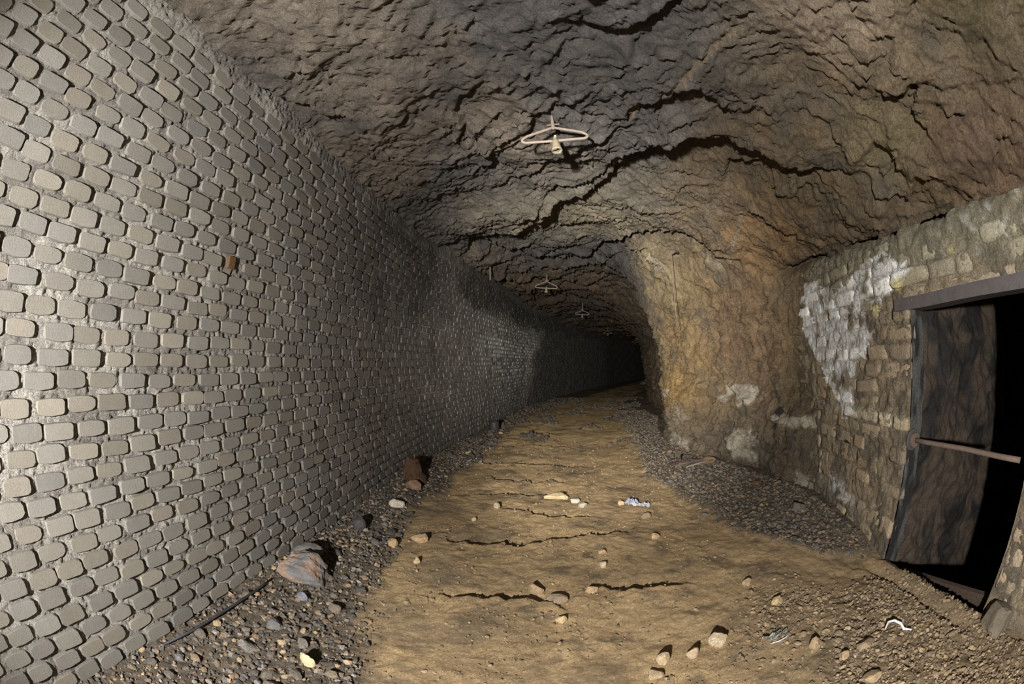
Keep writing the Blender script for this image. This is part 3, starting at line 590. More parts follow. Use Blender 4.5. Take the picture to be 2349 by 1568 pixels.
keep = ~((YM[:-1, :-1] > YD0-.001) & (YM[:-1, :-1] < YD1) & (ZM[:-1, :-1] < ZD)) & (ZM[:-1, :-1] < topm[:-1, :-1]+.07)
VM = np.stack([XM, YM, ZM], -1).reshape(-1, 3); mcb = mix(np.broadcast_to(srgb(156, 138, 108), VM.shape), srgb(122, 110, 90), sm(-.2, .3, fbm(qm.reshape(-1, 3)*3, 3, off=270)))
mcol = mason_color(YM.ravel(), ZM.ravel(), mcb)
F_ = gridfaces(*YM.shape, keep=keep); V2, F2, c2 = compact(VM, F_, mcol)
masonry = link('wall_masonry', mesh_np('wall_masonry', V2, [F2], M_pmort, c2, smooth=True), kind='structure', label='rubble stone wall with white lime bloom around the low doorway')
# thickness: jambs, underside, top
def sheet(name, A, B, C_, D, nu, nv_, amp, mat, col, parent, seed=0, flip=None, nscale=5):
    u = np.linspace(0, 1, nu)[:, None, None]; v_ = np.linspace(0, 1, nv_)[None, :, None]
    A, B, C_, D = (np.array(k, float) for k in (A, B, C_, D))
    G_ = (A*(1-u)+B*u)*(1-v_)+(D*(1-u)+C_*u)*v_; N_ = np.cross(B-A, D-A); N_ /= np.linalg.norm(N_)
    P_ = G_.reshape(-1, 3); h = amp*fbm(P_*nscale, 4, .55, off=300+seed)+amp*.4*(1-2*np.abs(fbm(P_*nscale*2.5*np.array([1, 1, .5]), 3, off=320+seed)))
    Vv = P_+N_*h[:, None]; cc_ = col(P_) if callable(col) else np.broadcast_to(col, P_.shape)
    return link(name, mesh_np(name, Vv, [gridfaces(nu, nv_)], mat, cc_, smooth=True), parent)
TH = .2
jc = lambda P_: mix(np.broadcast_to(srgb(112, 112, 108), P_.shape), srgb(62, 62, 64), sm(-.2, .3, fbm(P_*np.array([6, 6, 3]), 3, off=330)))
sheet('door_reveal', (2.775, YD1-.004, -1.3), (2.80+TH, YD1+.03, -1.3), (2.80+TH, YD1+.03, 2.06), (2.775, YD1-.004, 2.06), 14, 150, .008, M_pmort, jc, masonry, 1)
sheet('door_reveal', (2.845, YD0+.004, -1.3), (2.85+TH, YD0-.03, -1.3), (2.85+TH, YD0-.03, 2.06), (2.845, YD0+.004, 2.06), 12, 130, .02, M_pmort, jc, masonry, 2)
# the stones of the rubble wall: irregular outlines, 22 shapes shared, each its own object
def stone_mesh(rnd, col, NQ=16):
    a = (np.arange(NQ)+rnd.uniform(-.25, .25, NQ))/NQ*2*np.pi; e = rnd.uniform(4, 8); ca_, sa_ = np.cos(a), np.sin(a)
    x = np.sign(ca_)*np.abs(ca_)**(2/e)*(1+rnd.normal(0, .03, NQ)); y = np.sign(sa_)*np.abs(sa_)**(2/e)*(1+rnd.normal(0, .035, NQ))
    V_ = [np.stack([x*s_, -np.full(NQ, d_)-rnd.normal(0, .003, NQ)*(k > 0), y*s_], -1) for k, (s_, d_) in enumerate(((1.02, -.05), (1.0, -.004), (.94, .008), (.6, .011)))]
    V_ = np.concatenate(V_+[np.array([[0, -.012, 0]])]); i = np.arange(4*NQ).reshape(4, NQ); j = np.roll(i, -1, 1)
    return mesh_np('stone', V_, [np.stack([i[:-1], j[:-1], j[1:], i[1:]], -1).reshape(-1, 4), np.stack([i[3], j[3], np.full(NQ, 4*NQ)], -1)], M_mason, col(V_), smooth=True)
rm = np.random.RandomState(33)
SC = [srgb(166, 138, 98), srgb(150, 130, 98), srgb(136, 122, 100), srgb(158, 144, 116), srgb(126, 112, 92), srgb(168, 148, 112)]
SC = [c*np.array([1.04, .97, .92]) for c in SC]
def ybound(z):   # where the bare rock takes over from the masonry
    return np.interp(z, [0, .07, .73, 1.34, 2.05, 2.72], [3.75, 3.86, 4.2, 4.34, 4.76, 5.1])
ze = [-.02, .17, .34, .5, .62, .78, .93, 1.05, 1.18, 1.31, 1.45, 1.6, 1.75, 1.9, 2.03, 2.15, 2.3, 2.44, 2.58, 2.7]
spans = []
for a, b in zip(ze[:-1], ze[1:]):
    zc = (a+b)/2
    segs = [(YD1, float(ybound(zc)))] if zc < 2.0 else [(-.3, float(ybound(zc)))]
    if zc < 2.0: segs.append((-1.3, YD0))
    if zc > 2.44: segs = [(2.5, float(ybound(zc)))]
    if zc > 2.6: segs = [(3.3, float(ybound(zc)))]
    for s0, s1 in segs:
        y_ = s0+.004; first = True
        while y_ < s1-.06:
            L_ = rm.uniform(.16, .5)*(1.25 if first and s0 == YD1 else 1); L_ = min(L_, s1-y_)
            if s0 != YD1 and y_+L_ > s1-.08: L_ = s1-y_
            spans.append((y_, y_+L_, a, b)); y_ += L_+.004; first = False
for (y0, y1, a, b) in spans:
    if rm.rand() < .14: continue
    yc, zc = (y0+y1)/2, (a+b)/2; hx, hz = (y1-y0)/2-rm.uniform(.004, .012), (b-a)/2-rm.uniform(.003, .010)
    base_ = SC[rm.randint(6)]*rm.uniform(.82, 1.08); base_ = mix(base_, srgb(148, 131, 104), np.array(rm.uniform(.35, .85)))
    if zc > 2.1: base_ = mix(base_, srgb(126, 120, 98), np.array(.6))
    colf = lambda V_, b_=base_: mason_color(yc-V_[:, 0]*hx, zc+V_[:, 2]*hz, np.broadcast_to(b_, V_.shape))
    sl = math.atan2(float(mplan(yc-.05)-mplan(yc+.05)), .1)
    rl = float(np.interp(yc, ym, relm[:, np.clip(int((zc+.45)/.018), 0, len(zm)-1)]))
    # local -Y looks to -X of the world
    link('stone', stone_mesh(rm, colf), masonry, (float(mplan(yc))-max(0, rl)*.8+rm.uniform(.001, .011), yc, zc), (rm.normal(0, .02), rm.normal(0, .03), -math.pi/2+sl), (hx, 1, hz))
# steel lintel
def lint(): 
    prof = [(0, 0), (-.09, 0), (-.09, .012), (-.014, .012), (-.014, .10), (0, .10)]
    return prof
bm = bmesh.new(); ys = np.linspace(.55, 2.46, 24)
ring = []
for k, yy in enumerate(ys):
    ring.append([bm.verts.new((2.80+.035*(2.46-yy)/1.9-px_, yy, 1.985+pz_+.004*math.sin(yy*5))) for px_, pz_ in [(.045, 0), (-.20, 0), (-.20, .012), (.030, .016), (.030, .088), (.045, .094)]])
for r0, r1 in zip(ring[:-1], ring[1:]):
    for i in range(6): bm.faces.new((r0[i], r0[(i+1) % 6], r1[(i+1) % 6], r1[i]))
bm.faces.new(ring[0][::-1]); bm.faces.new(ring[-1]); bmesh.ops.recalc_face_normals(bm, faces=bm.faces)
link('steel_lintel', bm_mesh('steel_lintel', bm, M_steel), label='rusty steel angle lintel over the doorway in the rubble wall', category='lintel')
# passage behind the doorway
pc = lambda P_: mix(np.broadcast_to(srgb(112, 96, 80), P_.shape), srgb(62, 60, 60), sm(-.25, .35, fbm(P_*2.2, 3, off=340)))
passage = link('wall_passage', None, kind='structure', label='dark rock passage behind the doorway') if False else None
A_, B_ = (2.93, 2.42, -1.3), (7.2, 2.7, -1.3)
wp = sheet('wall_passage', A_, B_, (7.2, 2.7, 2.7), (2.93, 2.42, 2.7), 230, 180, .10, M_rock, pc, None, 5, nscale=1.6); wp['kind'] = 'structure'
for o_, k_ in ((sheet('wall_passage_back', (7, 3.2, -1.3), (7, .2, -1.3), (7, .2, 2.7), (7, 3.2, 2.7), 30, 30, .15, M_rock, pc, None, 6, nscale=1.6), 0),
               (sheet('wall_passage_near', (3.03, .85, -1.3), (7.2, .1, -1.3), (7.2, .1, 2.7), (3.03, .85, 2.7), 60, 50, .05, M_rock, pc, None, 7, nscale=1.6), 0),
               (sheet('ceiling_passage', (3.0, .2, 2.38), (7.2, .2, 2.4), (7.2, 3.3, 2.4), (3.0, 3.3, 2.38), 60, 50, .1, M_rock, pc, None, 8, nscale=1.6), 0),
               (sheet('floor_passage', (2.95, .2, -1.2), (7.2, .2, -1.2), (7.2, 3.3, -1.2), (2.95, 3.3, -1.2), 60, 50, .03, M_rock, pc, None, 9), 0)):
    o_['kind'] = 'structure'
bm = boxm(.05, 1.22, .16, .006)
link('wooden_threshold_board', bm_mesh('board', bm, M_wood), None, (3.10, 1.66, -.155), (-.16, -.25, 0), label='dark wooden board lying across the sunken threshold of the doorway', category='board')
# iron bar across the doorway
bar = empty('iron_bar', (2.83, 2.27, 1.0), 0, label='rusty round iron bar fixed across the doorway with a flange', category='bar')
V_, F_ = tube([(0, .03, 0), (0, -.2, 0), (.005, -.6, .005), (.0, -1.0, 0), (0, -1.19, 0)], .019, 14); link('bar', mesh_np('bar', V_, F_, M_rust, smooth=True), bar)
def disc(r, h, y): 
    V_, F_ = lathe([(0.0, -h/2), (r*.94, -h/2), (r, -h/2+.004), (r, h/2-.004), (r*.94, h/2), (0, h/2)], 26); V_ = np.stack([V_[:, 0], V_[:, 2]+y, V_[:, 1]], -1); return V_, F_
V_, F_ = disc(.085, .02, .0); link('flange', mesh_np('flange', V_, F_, M_steel, smooth=False), bar)
V_, F_ = disc(.058, .03, -.028); link('collar', mesh_np('collar', V_, F_, M_rust, smooth=False), bar)

# ================= lamp hangers =================
def hanger(loc, w_, h_, stem, label, tilt=(0, 0, 0), rod=.013, bulb=True):
    t_ = empty('lamp_hanger', loc, 0, label=label, category='lamp holder', group='lamp hangers along the roof'); t_.rotation_euler = tilt
    hw = w_/2
    pts = []
    def arc(p0, p1, p2, k=5):   # rounded corner
        for u in np.linspace(0, 1, k): pts.append(((1-u)**2*np.array(p0)+2*u*(1-u)*np.array(p1)+u*u*np.array(p2)))
    pts.append(np.array([.0, 0, 0.0])); pts.append(np.array([-.02, 0, -.02]))
    arc((-hw+.07, 0, -h_+.075), (-hw-.02, 0, -h_+.02), (-hw+.06, 0, -h_), 6); pts.append(np.array([0, .004, -h_-.004]))
    arc((hw-.06, 0, -h_), (hw+.02, 0, -h_+.02), (hw-.07, 0, -h_+.075), 6); pts.append(np.array([.02, 0, -.02])); pts.append(np.array([.0, .006, 0]))
    V_, F_ = tube(pts, rod, 10); link('hanger_frame', mesh_np('hanger_frame', V_, F_, M_dust, smooth=True), t_)
    V_, F_ = tube([(0, 0, stem), (.003, 0, stem*.5), (0, 0, -.01), (0, 0, -.035)], [rod*1.1, rod*1.1, rod*1.3, rod*.9], 10); st = link('stem', mesh_np('stem', V_, F_, M_dust, smooth=True), t_)
    V_, F_ = tube([(-.055, 0, .02), (.06, 0, .024)], rod*.7, 8); link('cross_bolt', mesh_np('cross_bolt', V_, F_, M_rust, smooth=False), t_)
    V_, F_ = lathe([(0, .055), (.014, .052), (.02, .04), (.017, .025), (.026, .016), (.030, 0), (.033, -.03), (.045, -.085), (.048, -.10), (.042, -.104), (.036, -.085), (.024, -.03), (0, -.028)], 20)
    s_ = link('lamp_socket', mesh_np('lamp_socket', V_, F_, M_porc, smooth=True), t_, (0, 0, -h_-.02))
    if bulb:
        V_, F_ = lathe([(.018, -.04), (.024, -.06), (.034, -.085), (.038, -.104)], 9); V_ += np.random.RandomState(3).normal(0, .003, V_.shape)
        link('broken_bulb', mesh_np('broken_bulb', V_, F_, M_glass, smooth=False), s_)
        V_, F_ = tube([(0, .0, .06), (.0, -.03, .045)], .010, 8); link('screw', mesh_np('screw', V_, F_, M_brass, smooth=False), s_)
        V_, F_ = lathe([(.016, -.035), (.022, -.05), (.022, -.09)], 14); link('bulb_cap', mesh_np('bulb_cap', V_, F_, M_brass, smooth=False), s_)
    return t_
hanger((.057, 3.30, 3.70), .62, .165, .20, 'nearest dusty iron triangle lamp hanger with a broken bulb in its socket', (R(-8), R(-5), 0))
hanger((-.112, 11.2, 3.81), .63, .19, .30, 'second iron triangle lamp hanger on a short stem where the rock slab ends', (0, R(3), 0), .015)
hanger((1.19, 16.1, 3.63), .57, .17, .42, 'third lamp hanger farther in on a long thin stem', (0, R(2), 0), .014)
hanger((3.35, 25.0, 3.5), .55, .17, .35, 'fourth small lamp hanger above the dark bend of the brick wall', (0, 0, 0), .016, False)
hanger((6.6, 33.0, 3.35), .6, .18, .35, 'last tiny lamp hanger in the dark end of the gallery', (0, 0, 0), .018, False)
# pipe stub and rods in the roof
V_, F_ = tube([(0, 0, .3), (0, 0, 0), (.004, 0, -.20)], .018, 10); link('pipe_stub', mesh_np('pipe_stub', V_, F_, M_dust, smooth=True), None, (-1.40, 9.6, 3.74), label='short pipe stub hanging from the roof beside the top of the brick wall', category='pipe')
V_, F_ = tube([(0, 0, .2), (.0, .3, -.05), (.03, .75, -.16)], .02, 8); link('roof_rod', mesh_np('roof_rod', V_, F_, M_black, smooth=True), None, (-.62, 12.6, 3.8), label='short dark rod sticking from the roof left of the second lamp hanger', category='rod')
# rock bolt with a hanging wire on the pillar
rbt = empty('rock_bolt', (1.9, 6.45, 3.36), 0, label='bent rock bolt with a thin grey wire hanging down the ochre pillar', category='bolt')
V_, F_ = tube([(.25, .25, .06), (.16, .0, .03), (.08, -.1, .0), (.0, -.15, -.04)], [.018, .018, .015, .012], 8); link('bolt', mesh_np('bolt', V_, F_, M_rust, smooth=True), rbt)
V_, F_ = tube([(.0, -.15, -.03), (.0, -.15, -.4), (.015, -.14, -.8), (.05, -.12, -1.2)], .0045, 6); link('wire', mesh_np('wire', V_, F_, M_dust, smooth=True), rbt)

# ================= loose stones =================
def ico(sub):
    bm = bmesh.new(); bmesh.ops.create_icosphere(bm, subdivisions=sub, radius=1); v_ = np.array([v.co[:] for v in bm.verts]); f_ = np.array([[q.index for q in f.verts] for f in bm.faces]); bm.free(); return v_, f_
I1, I2, I3, I4 = ico(1), ico(2), ico(3), ico(4)
def facet(D, rnd, k=12, soft=.0):
    Np = rnd.normal(size=(k, 3)); Np /= np.linalg.norm(Np, axis=1)[:, None]; dd = rnd.uniform(.62, 1., k)
    c = D@Np.T; r_ = np.where(c > .15, dd/np.maximum(c, .15), 9).min(1); r_ = np.minimum(r_, 1.25)
    return D*r_[:, None]
def rock_mesh(name, seed, size, col, col2=None, sub=3, k=13, rough=.06, mat=None):
    rnd = np.random.RandomState(seed); D, F_ = {1: I1, 2: I2, 3: I3, 4: I4}[sub]
    V_ = facet(D, rnd, k); V_ = V_*(1+rough*fbm(D*2.2+seed, 3))[:, None]; V_ = V_/np.abs(V_).max(0)*np.array(size)/2
    c_ = np.broadcast_to(np.array(col), V_.shape)
    if col2 is not None: c_ = mix(c_, np.array(col2), sm(-.1, .15, fbm(D*1.3+seed, 2)))
    c_ = c_*(1+.2*fbm(D*3+seed, 3))[:, None]
    me = mesh_np(name, V_, [F_], mat or M_stone, c_, smooth=False)
    return me
def fz(x, y): return float(floor_z(np.array([x]), np.array([y]))[0])
tan_, pale, grey_, dkg, yel_ = srgb(196, 160, 108), srgb(200, 190, 165), srgb(132, 124, 116), srgb(96, 92, 92), srgb(214, 184, 126)
# boulder with a rust-brown face
rnd = np.random.RandomState(2)
me = rock_mesh('boulder', 78, (.46, .34, .30), srgb(112, 110, 110), srgb(150, 122, 102), 4, 16, .12)
link('boulder', me, None, (-1.74, 2.38, fz(-1.74, 2.38)+.085), (R(12), R(8), R(20)), label='large grey boulder with a rusty brown face, leaning at foot of the brick wall', category='boulder')
link('rock_slab', rock_mesh('rock_slab', 31, (.30, .16, .16), srgb(112, 110, 106), srgb(96, 92, 86), 3, 9, .05), None, (-1.88, 2.66, fz(-1.88, 2.66)+.06), (R(10), R(-14), R(25)), label='flat-topped grey rock between the boulder and the brick wall', category='rock')
# (x, y, width, height, depth factor, colour, label)
ST_ = [(-1.68,4.29,.18,.10,.7,pale,'pale whitish stone in the gravel near the foot of the brick wall'),(-1.16,3.46,.17,.10,.7,tan_,'rounded tan stone just left of the first curved furrow'),
(-1.36,3.27,.10,.08,.9,tan_,'small blocky tan stone standing at the edge of the wall gravel'),(-.55,3.56,.21,.05,.5,yel_,'flat long tan slab lying in the middle furrow'),
(.07,4.92,.28,.08,.45,yel_,'long pale slab lying across the path centre'),(.28,4.78,.14,.06,.7,pale,'whitish stone touching the end of the long pale slab'),(.36,4.57,.11,.08,.8,srgb(178,168,150),'greyish white stone in front of the long pale slab'),
(1.0,4.2,.13,.07,.7,srgb(150,124,90),'brown flat stone directly in front of the crumpled white litter'),(.28,3.72,.13,.055,.6,yel_,'flat oval tan stone at the right end of the middle furrow'),
(-.08,2.72,.11,.10,.5,srgb(176,146,104),'upright triangular stone behind the biggest flat slab'),(.04,2.57,.21,.08,.65,srgb(168,144,110),'biggest flat stone of the path, beside the nearest furrow'),
(.1,2.33,.085,.06,.8,yel_,'angular tan stone in front of the biggest flat slab'),(.32,2.70,.10,.045,.7,tan_,'thin tan slab at the left tip of the near right furrow'),
(-1.23,1.50,.11,.12,.45,srgb(222,196,140),'bright tan angular stone standing out of the dark wall gravel'),(.65,1.81,.085,.09,.8,srgb(196,168,122),'squarish tan block topping a small pair near the front'),
(.58,1.70,.10,.06,.8,srgb(190,162,118),'tan block under its squarish neighbour at the front'),(.82,1.83,.075,.08,.8,srgb(190,164,122),'rounded tan stone between the front pair and the pale cube'),
(1.0,1.90,.12,.10,.8,srgb(204,182,142),'pale cube-shaped stone at the front of the path'),(1.54,1.60,.10,.085,.9,srgb(178,148,104),'round brown stone among the front right pebbles'),
(1.66,1.10,.12,.07,.8,srgb(184,154,108),'large light brown stone at the very front right'),(2.62,3.66,.17,.12,.8,srgb(104,98,90),'largest dark round stone on the gravel before the rubble wall'),
(1.46,2.53,.065,.06,.9,srgb(184,154,108),'small pointed tan stone alone on the mud right of the path'),(1.56,2.18,.11,.055,.6,srgb(206,176,120),'tan wedge stone casting a dark shadow at the edge of the pebbles'),
(.81,4.66,.085,.06,.8,tan_,'tan stone touching the left end of the crumpled white litter'),(.97,3.60,.095,.06,.8,tan_,'oval tan stone alone on the right of the path'),
(.45,3.33,.07,.05,.8,tan_,'small oval tan stone right of centre, the farther of two'),(.43,3.10,.065,.055,.8,srgb(200,180,140),'small pale stone right of centre, the nearer of two'),
(-1.04,3.0,.06,.05,.9,yel_,'tiny upright tan stone left of the path centre'),(-1.80,3.5,.16,.15,.8,srgb(84,80,80),'dark pointed rock against the brick wall beyond the boulder'),
(1.82,1.38,.14,.055,.7,srgb(158,134,100),'flat greyish slab buried among the front right pebbles'),(1.64,1.38,.065,.05,.9,srgb(190,160,112),'small tan stone in front of the round brown one'),
(2.74,.80,.34,.22,.8,srgb(120,108,88),'big mud-stained block at the near foot of the doorway'),(-.6,4.53,.09,.075,.8,srgb(176,156,120),'roundish pale stone left of the long pale slab'),(-.78,4.14,.055,.05,.9,srgb(190,166,120),'little tan stone in front of the roundish pale one'),
(-1.60,2.12,.10,.07,.7,srgb(124,126,136),'bluish grey stone directly below the boulder'),(-1.36,2.12,.12,.07,.8,srgb(126,112,94),'cracked brown-grey slab right of the bluish stone'),
(-1.34,1.65,.09,.055,.8,srgb(122,112,104),'flat grey stone just behind the bright tan one'),(-1.06,1.46,.09,.06,.8,srgb(128,114,92),'brown-grey stone right of the bright tan one'),
(-1.60,1.42,.12,.07,.8,srgb(126,120,112),'rounded grey stone in the near wall gravel left of the bright tan one'),(7.0,31.,.9,.35,.6,srgb(120,104,76),'low boulder far down the gallery at the foot of the rock side'),
(-1.70,5.0,.24,.12,.6,srgb(150,112,84),'reddish brown rock beside the rusty stump'),(2.5,6.3,.3,.12,.7,srgb(150,118,76),'brown flat rock at the foot of the ochre pillar'),
(-1.45,7.3,.12,.09,.8,srgb(168,140,96),'tan stone by the brick wall before the black stump'),(-1.16,9.7,.11,.08,.8,srgb(186,150,96),'small yellow stone in front of the black stump')]
for i, (x, y, wd, ht, df, cl, lab) in enumerate(ST_):
    me = rock_mesh('stone', 200+i, (wd*1.08, wd*df*1.05, ht*1.3), cl, cl*.85, 3, 11, .05)
    link('stone', me, None, (x, y, fz(x, y)+ht*.28), (R(random.uniform(-6, 6)), R(random.uniform(-6, 6)), R(random.uniform(-18, 18))), label=lab, category='stone')
# scattered stones, counted one by one: shared shapes
def scatter(name_, n_, area, smin, smax, cols, cnames, seed, label, group):
    rnd = np.random.RandomState(seed); lib = [rock_mesh('stone', seed*50+k, (1, rnd.uniform(.6, .9), rnd.uniform(.4, .7)), cols[k % len(cols)]*rnd.uniform(.8, 1.12), None, 2, 10, .05) for k in range(14)]
    pts = []
    tries = 0
    while len(pts) < n_ and tries < n_*60:
        tries += 1; x, y = area(rnd)
        if x is None: continue
        s_ = smin+(smax-smin)*rnd.rand()**2.2
        if any((x-a)**2+(y-b)**2 < ((s_+c_)*.45)**2 for a, b, c_ in pts): continue
        if any((x-q_[0])**2+(y-q_[1])**2 < ((s_+q_[2])*.5)**2 for q_ in ST_) or ((x+1.78)/.3)**2+((y-2.45)/.28)**2 < 1: continue
        pts.append((x, y, s_))
    for x, y, s_ in pts:
        kk = rnd.randint(14); link('stone', lib[kk], None, (x, y, fz(x, y)+s_*.12), (rnd.uniform(-.25, .25), rnd.uniform(-.25, .25), rnd.uniform(0, 6.28)), (s_, s_, s_), label=label.replace('#', cnames[kk % len(cols)]), category='stone', group=group+' of the '+cnames[kk % len(cols)]+' kind')
DK = [srgb(112, 104, 94), srgb(98, 93, 88), srgb(124, 110, 92), srgb(132, 110, 88), srgb(102, 101, 103), srgb(84, 80, 76)]
BR = [srgb(168, 142, 102), srgb(150, 126, 90), srgb(138, 120, 92), srgb(180, 154, 112)]
DK = [q_*np.array([1.04, 1, .93]) for q_ in DK]; DKN = ['mid grey', 'dark grey', 'khaki brown', 'reddish brown', 'bluish grey', 'near-black']; BRN = ['light tan', 'ochre brown', 'dull brown', 'yellowish tan']
def a_left(r):
    y = r.uniform(.7, 4.2); x = r.uniform(-2.0, -.95); g = float(gravel_mask(np.array([x]), np.array([y]))[0][0]); return (x, y) if g > .6 else (None, None)
def a_right(r):
    y = r.uniform(2.5, 7.5); x = r.uniform(1.6, 3.0); g = float(gravel_mask(np.array([x]), np.array([y]))[1][0]); lim = np.interp(y, [2.5, 4, 5.8, 7, 8], [2.55, 3.0, 2.9, 2.5, 2.3]); return (x, y) if g > .6 and x < lim else (None, None)
def a_front(r):
    y = r.uniform(.5, 2.4); x = r.uniform(1.2, 2.5); g = float(gravel_mask(np.array([x]), np.array([y]))[2][0]); return (x, y) if g > .45 else (None, None)
def a_path(r):
    return (r.uniform(-1.1, 1.6), r.uniform(1.3, 7))
scatter('stone', 90, a_left, .05, .14, DK, DKN, 3, '# angular stone lying in the dark gravel along the brick wall', 'stones in the gravel along the brick wall')
scatter('stone', 70, a_right, .04, .12, DK, DKN, 4, '# angular stone in the gravel before the rock pillar and rubble wall', 'stones in the gravel at the foot of the rock side')
scatter('stone', 80, a_front, .035, .075, BR, BRN, 5, '# mud-coated pebble in the heap before the doorway', 'pebbles heaped before the doorway')
scatter('stone', 50, a_path, .02, .05, BR, BRN, 6, 'small # stone lying loose on the trodden mud path', 'loose stones on the path')
# fine gravel: uncountable, joined
def gravel(name_, n_, area_fn, smin, smax, cols, seed, label):
    rnd = np.random.RandomState(seed); XY = area_fn(rnd, n_); n_ = len(XY); D, F_ = I1 if False else ico0
    s_ = smin*(smax/smin)**(rnd.rand(n_)**2.2)
    a = rnd.uniform(0, 6.28, n_); V_ = D[None]*(1+rnd.normal(0, .16, (n_, len(D), 1)))*np.stack([np.ones(n_), rnd.uniform(.55, .95, n_), rnd.uniform(.4, .75, n_)], -1)[:, None, :]
    tx = rnd.normal(0, .25, n_)[:, None]; V_ = np.stack([V_[..., 0], V_[..., 1], V_[..., 2]+V_[..., 0]*tx], -1)*(s_*.58)[:, None, None]
    c_, sn = np.cos(a)[:, None], np.sin(a)[:, None]; X = V_[..., 0]*c_-V_[..., 1]*sn+XY[:, :1]; Y = V_[..., 0]*sn+V_[..., 1]*c_+XY[:, 1:]
    Z = V_[..., 2]+(floor_z(XY[:, 0], XY[:, 1])+.004+s_*.08)[:, None]
    cl = np.array(cols)[rnd.randint(len(cols), size=n_)]*rnd.uniform(.7, 1.15, (n_, 1)); fr = F_[None]+np.arange(n_)[:, None, None]*len(D)
    link(name_, mesh_np(name_, np.stack([X, Y, Z], -1).reshape(-1, 3), [fr.reshape(-1, 3)], M_stone, np.repeat(cl, len(D), 0), smooth=False), kind='stuff', label=label, category='gravel')
ico0 = I1
def samp(x0, x1, y0, y1, which, thr, ypow=1., pos_=0):
    def f(rnd, n_):
        y = y0+(y1-y0)*rnd.rand(n_*3)**ypow; x = rnd.uniform(x0, x1, n_*3)
        if pos_: p_, t_, n2 = axis(y); x = p_[:, 0]+(x+2.1)
        g = gravel_mask(x, y)[which]; k = rnd.rand(len(g)) < np.clip(g-thr, 0, 1)/(1-thr); left_ok = (x > np.interp(y, PLAN[:, 1], PLAN[:, 0])+.02) & (x < np.interp(y, [0, 2.2, 4.2, 5, 6.8, 7.7, 8.6, 10, 12, 14], [2.76, 2.72, 3.05, 3.05, 2.6, 2.4, 2.35, 2.6, 3.1, 3.6]))
        return np.stack([x, y], -1)[k & left_ok][:n_]
    return f
gravel('wall_gravel', 10500, samp(-2.08, -.8, -.9, 9, 0, .1, 1.5), .012, .055, DK+[srgb(150, 140, 130), srgb(176, 148, 106)], 41, 'dark gravel and stone chips heaped along the foot of the brick wall')
gravel('pillar_gravel', 9000, samp(1.3, 3.1, 2.3, 14, 1, .1, 1.3), .014, .06, DK+[srgb(140, 116, 84)], 42, 'dark gravel strewn along the foot of the rock pillar')
gravel('doorway_pebbles', 8500, samp(1.0, 2.85, -.7, 2.5, 2, .1), .010, .042, BR+[srgb(140, 120, 92)], 43, 'brown mud-coated pebbles spread before the doorway')
def samp_mid(rnd, n_):
    y = 7+13*rnd.rand(n_*4)**1.2; p_, t_, n2 = axis(y); o_ = rnd.uniform(.1, 4.2, n_*4); x = p_[:, 0]+n2[:, 0]*o_; yy = p_[:, 1]+n2[:, 1]*o_
    g = np.maximum(gravel_mask(x, yy)[3], gravel_mask(x, yy)[0]*.7); k = rnd.rand(len(g)) < g; return np.stack([x, yy], -1)[k][:n_]
gravel('gallery_debris', 5000, samp_mid, .025, .13, [q_*.7 for q_ in DK]+[srgb(104, 84, 58)], 44, 'dark broken rock and debris strewn over the far gallery floor')
def samp_path(rnd, n_):
    x = rnd.uniform(-1.3, 1.9, n_); y = 1.0+8*rnd.rand(n_)**1.3; k = fbm(np.stack([x*2, y*2, x*0], -1), 2, off=3) > -.1+.35*rnd.rand(n_)-.1; return np.stack([x, y], -1)[k]
gravel('mud_crumbs', 11000, samp_path, .005, .030, BR, 45, 'fine crumbs of dry mud on the trodden path')

# ================= small things on the floor =================
V_, F_ = tube([(-2.0, 1.05, fz(-2.0, 1.05)+.02), (-1.94, 1.27, .075), (-1.91, 1.59, .085), (-1.9, 1.84, .085), (-1.91, 2.05, .075), (-1.93, 2.2, .06)], .009, 8)
link('black_cable', mesh_np('black_cable', V_, F_, M_black, smooth=True), label='black cable curving over the gravel from the boulder along the brick wall', category='cable')
def crumple(name_, sx, sy, h_, seed, mat, nx=14, ny=10):
    u, v_ = np.meshgrid(np.linspace(-.5, .5, nx), np.linspace(-.5, .5, ny), indexing='ij'); P_ = np.stack([u*3, v_*3, u*0+seed], -1)
    V_ = np.stack([u*sx+.15*sx*gnoise(P_+5), v_*sy+.2*sy*gnoise(P_+9), h_*(.5+gnoise(P_*1.5))+h_*.3*gnoise(P_*4)], -1).reshape(-1, 3)
    bm = bmesh.new(); vs_ = [bm.verts.new(x) for x in V_]; [bm.faces.new([vs_[i] for i in f]) for f in gridfaces(nx, ny)]
    bmesh.ops.solidify(bm, geom=list(bm.faces), thickness=.0015); return bm_mesh(name_, bm, mat)
lt = empty('plastic_litter', (.95, 4.6, fz(.95, 4.6)), R(-35), label='crumpled white and blue plastic litter on the path', category='litter')
link('bag', crumple('bag', .20, .12, .06, 1, M_paper), lt, (0, 0, .01)); link('printed_scrap', crumple('printed_scrap', .10, .07, .05, 4, M_blue), lt, (-.03, .01, .025)); link('torn_end', crumple('torn_end', .12, .07, .04, 8, M_paper), lt, (.15, .02, .01))
V_, F_ = tube([(2.02, 1.42, .05), (2.07, 1.46, .062), (2.12, 1.44, .065), (2.14, 1.38, .06), (2.13, 1.33, .05), (2.17, 1.28, .05)], [.004, .009, .010, .011, .010, .005], 6); V_[:, 2] += fz(2.1, 1.4)-.02
link('plastic_strip', mesh_np('plastic_strip', V_, F_, M_paper, smooth=True), label='curled white plastic strip lying on the pebbles before the doorway', category='litter')
link('plastic_shard', crumple('plastic_shard', .17, .05, .03, 12, M_glass), None, (1.36, 1.80, fz(1.36, 1.8)+.012), (0, 0, R(8)), label='clear plastic shard lying on the mud at front right', category='litter')
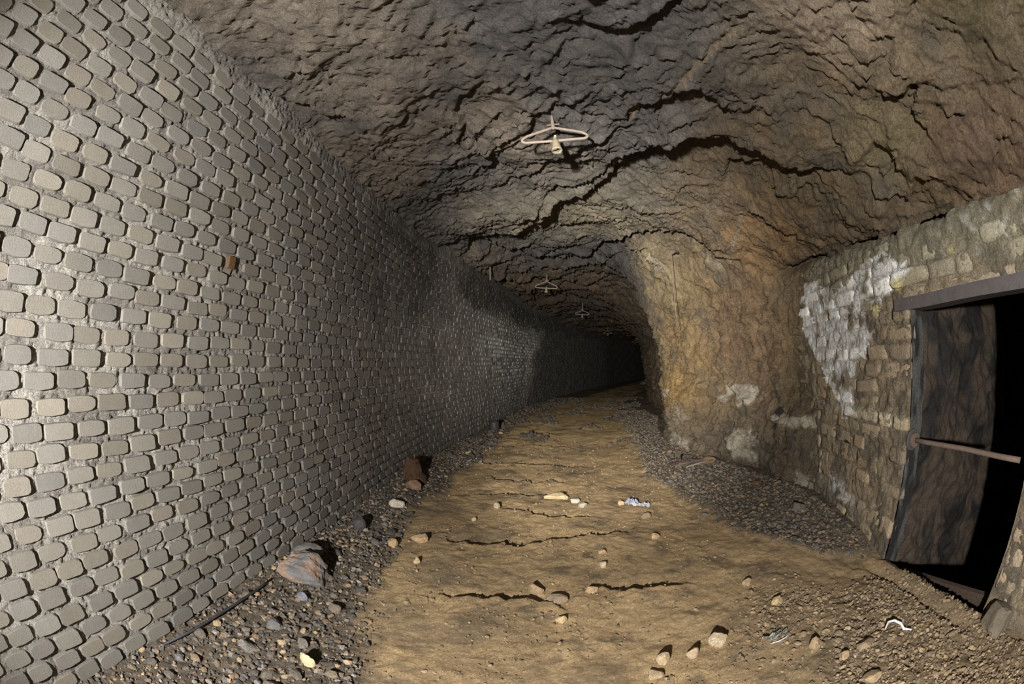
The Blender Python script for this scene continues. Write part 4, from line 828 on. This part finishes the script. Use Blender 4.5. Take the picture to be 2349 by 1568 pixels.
V_, F_ = tube([(1.30, 1.75, 0), (1.36, 1.745, .004), (1.42, 1.76, .006), (1.455, 1.80, .01)], [.002, .005, .005, .002], 6); V_[:, 2] += fz(1.36, 1.75)+.012
link('paper_sliver', mesh_np('paper_sliver', V_, F_, M_paper, smooth=True), label='thin white sliver at the edge of the clear plastic shard', category='litter')
link('dry_leaf', crumple('dry_leaf', .17, .06, .03, 21, M_leaf), None, (2.6, 4.75, fz(2.6, 4.75)+.04), (0, 0, R(10)), label='yellow-brown dry leaf on the dark gravel by the rock side', category='leaf')
# black stump (cut pipe) and rusty stump by the brick wall
V_, F_ = lathe([(0, .0), (.125, 0), (.135, .03), (.128, .20), (.118, .235), (.10, .235), (.09, .18), (0, .17)], 22); V_[:, :2] *= (1+.05*gnoise(V_*8))[:, None]
st_ = link('black_stump', mesh_np('black_stump', V_, F_, M_black, smooth=True), None, (-1.36, 10.15, fz(-1.36, 10.15)-.01), (R(4), R(-5), 0), label='black drum-like stump standing at foot of the brick wall', category='stump')
V_, F_ = tube([(0, 0, -.05), (0, 0, .02), (.01, .0, .1), (.02, .01, .16), (.03, .02, .22), (.035, .02, .27), (.05, .03, .30)], [.15, .14, .12, .125, .10, .09, .05], 20); V_ += .07*np.stack([gnoise(V_*8), gnoise(V_*8+4), gnoise(V_*8+8)], -1)+.02*np.stack([gnoise(V_*25), gnoise(V_*25+4), gnoise(V_*25+8)], -1)
link('rusty_stump', mesh_np('rusty_stump', V_, F_, material('rotten_rust', color=srgb(84, 62, 46), vary=.5, vscale=12, vscale2=60, bumps=((25, .03), (90, .01))), smooth=False), None, (-1.80, 5.35, fz(-1.8, 5.35)), (R(8), R(-12), 0), label='dark rotten rusty stump at foot of the brick wall', category='stump')
for i, (x, y, a, L_, lab) in enumerate([(2.05, 6.35, 70, .4, 'thin rusty rod leaning over the gravel by the pillar foot'), (1.95, 6.1, -40, .35, 'dark splinter of wood on the gravel before the pillar'), (2.25, 6.0, 5, .45, 'grey stick lying flat before the ochre pillar')]):
    z_ = fz(x, y)+.05; V_, F_ = tube([(-L_/2, 0, -.02), (0, .01, .02), (L_/2, 0, .05)], [.014, .016, .010], 7)
    link('stick', mesh_np('stick', V_, F_, M_wood if i == 1 else M_dust if i == 2 else M_rust, smooth=True), None, (x, y, z_), (0, 0, R(a)), label=lab, category='stick')
link('rotten_plank', rock_mesh('rotten_plank', 61, (.55, .16, .10), srgb(104, 88, 80), srgb(80, 64, 54), 3, 9, .08, M_stone), None, (2.15, 6.2, fz(2.15, 6.2)+.05), (0, R(-5), R(12)), label='piece of dark rotten timber among the gravel before the pillar', category='timber')
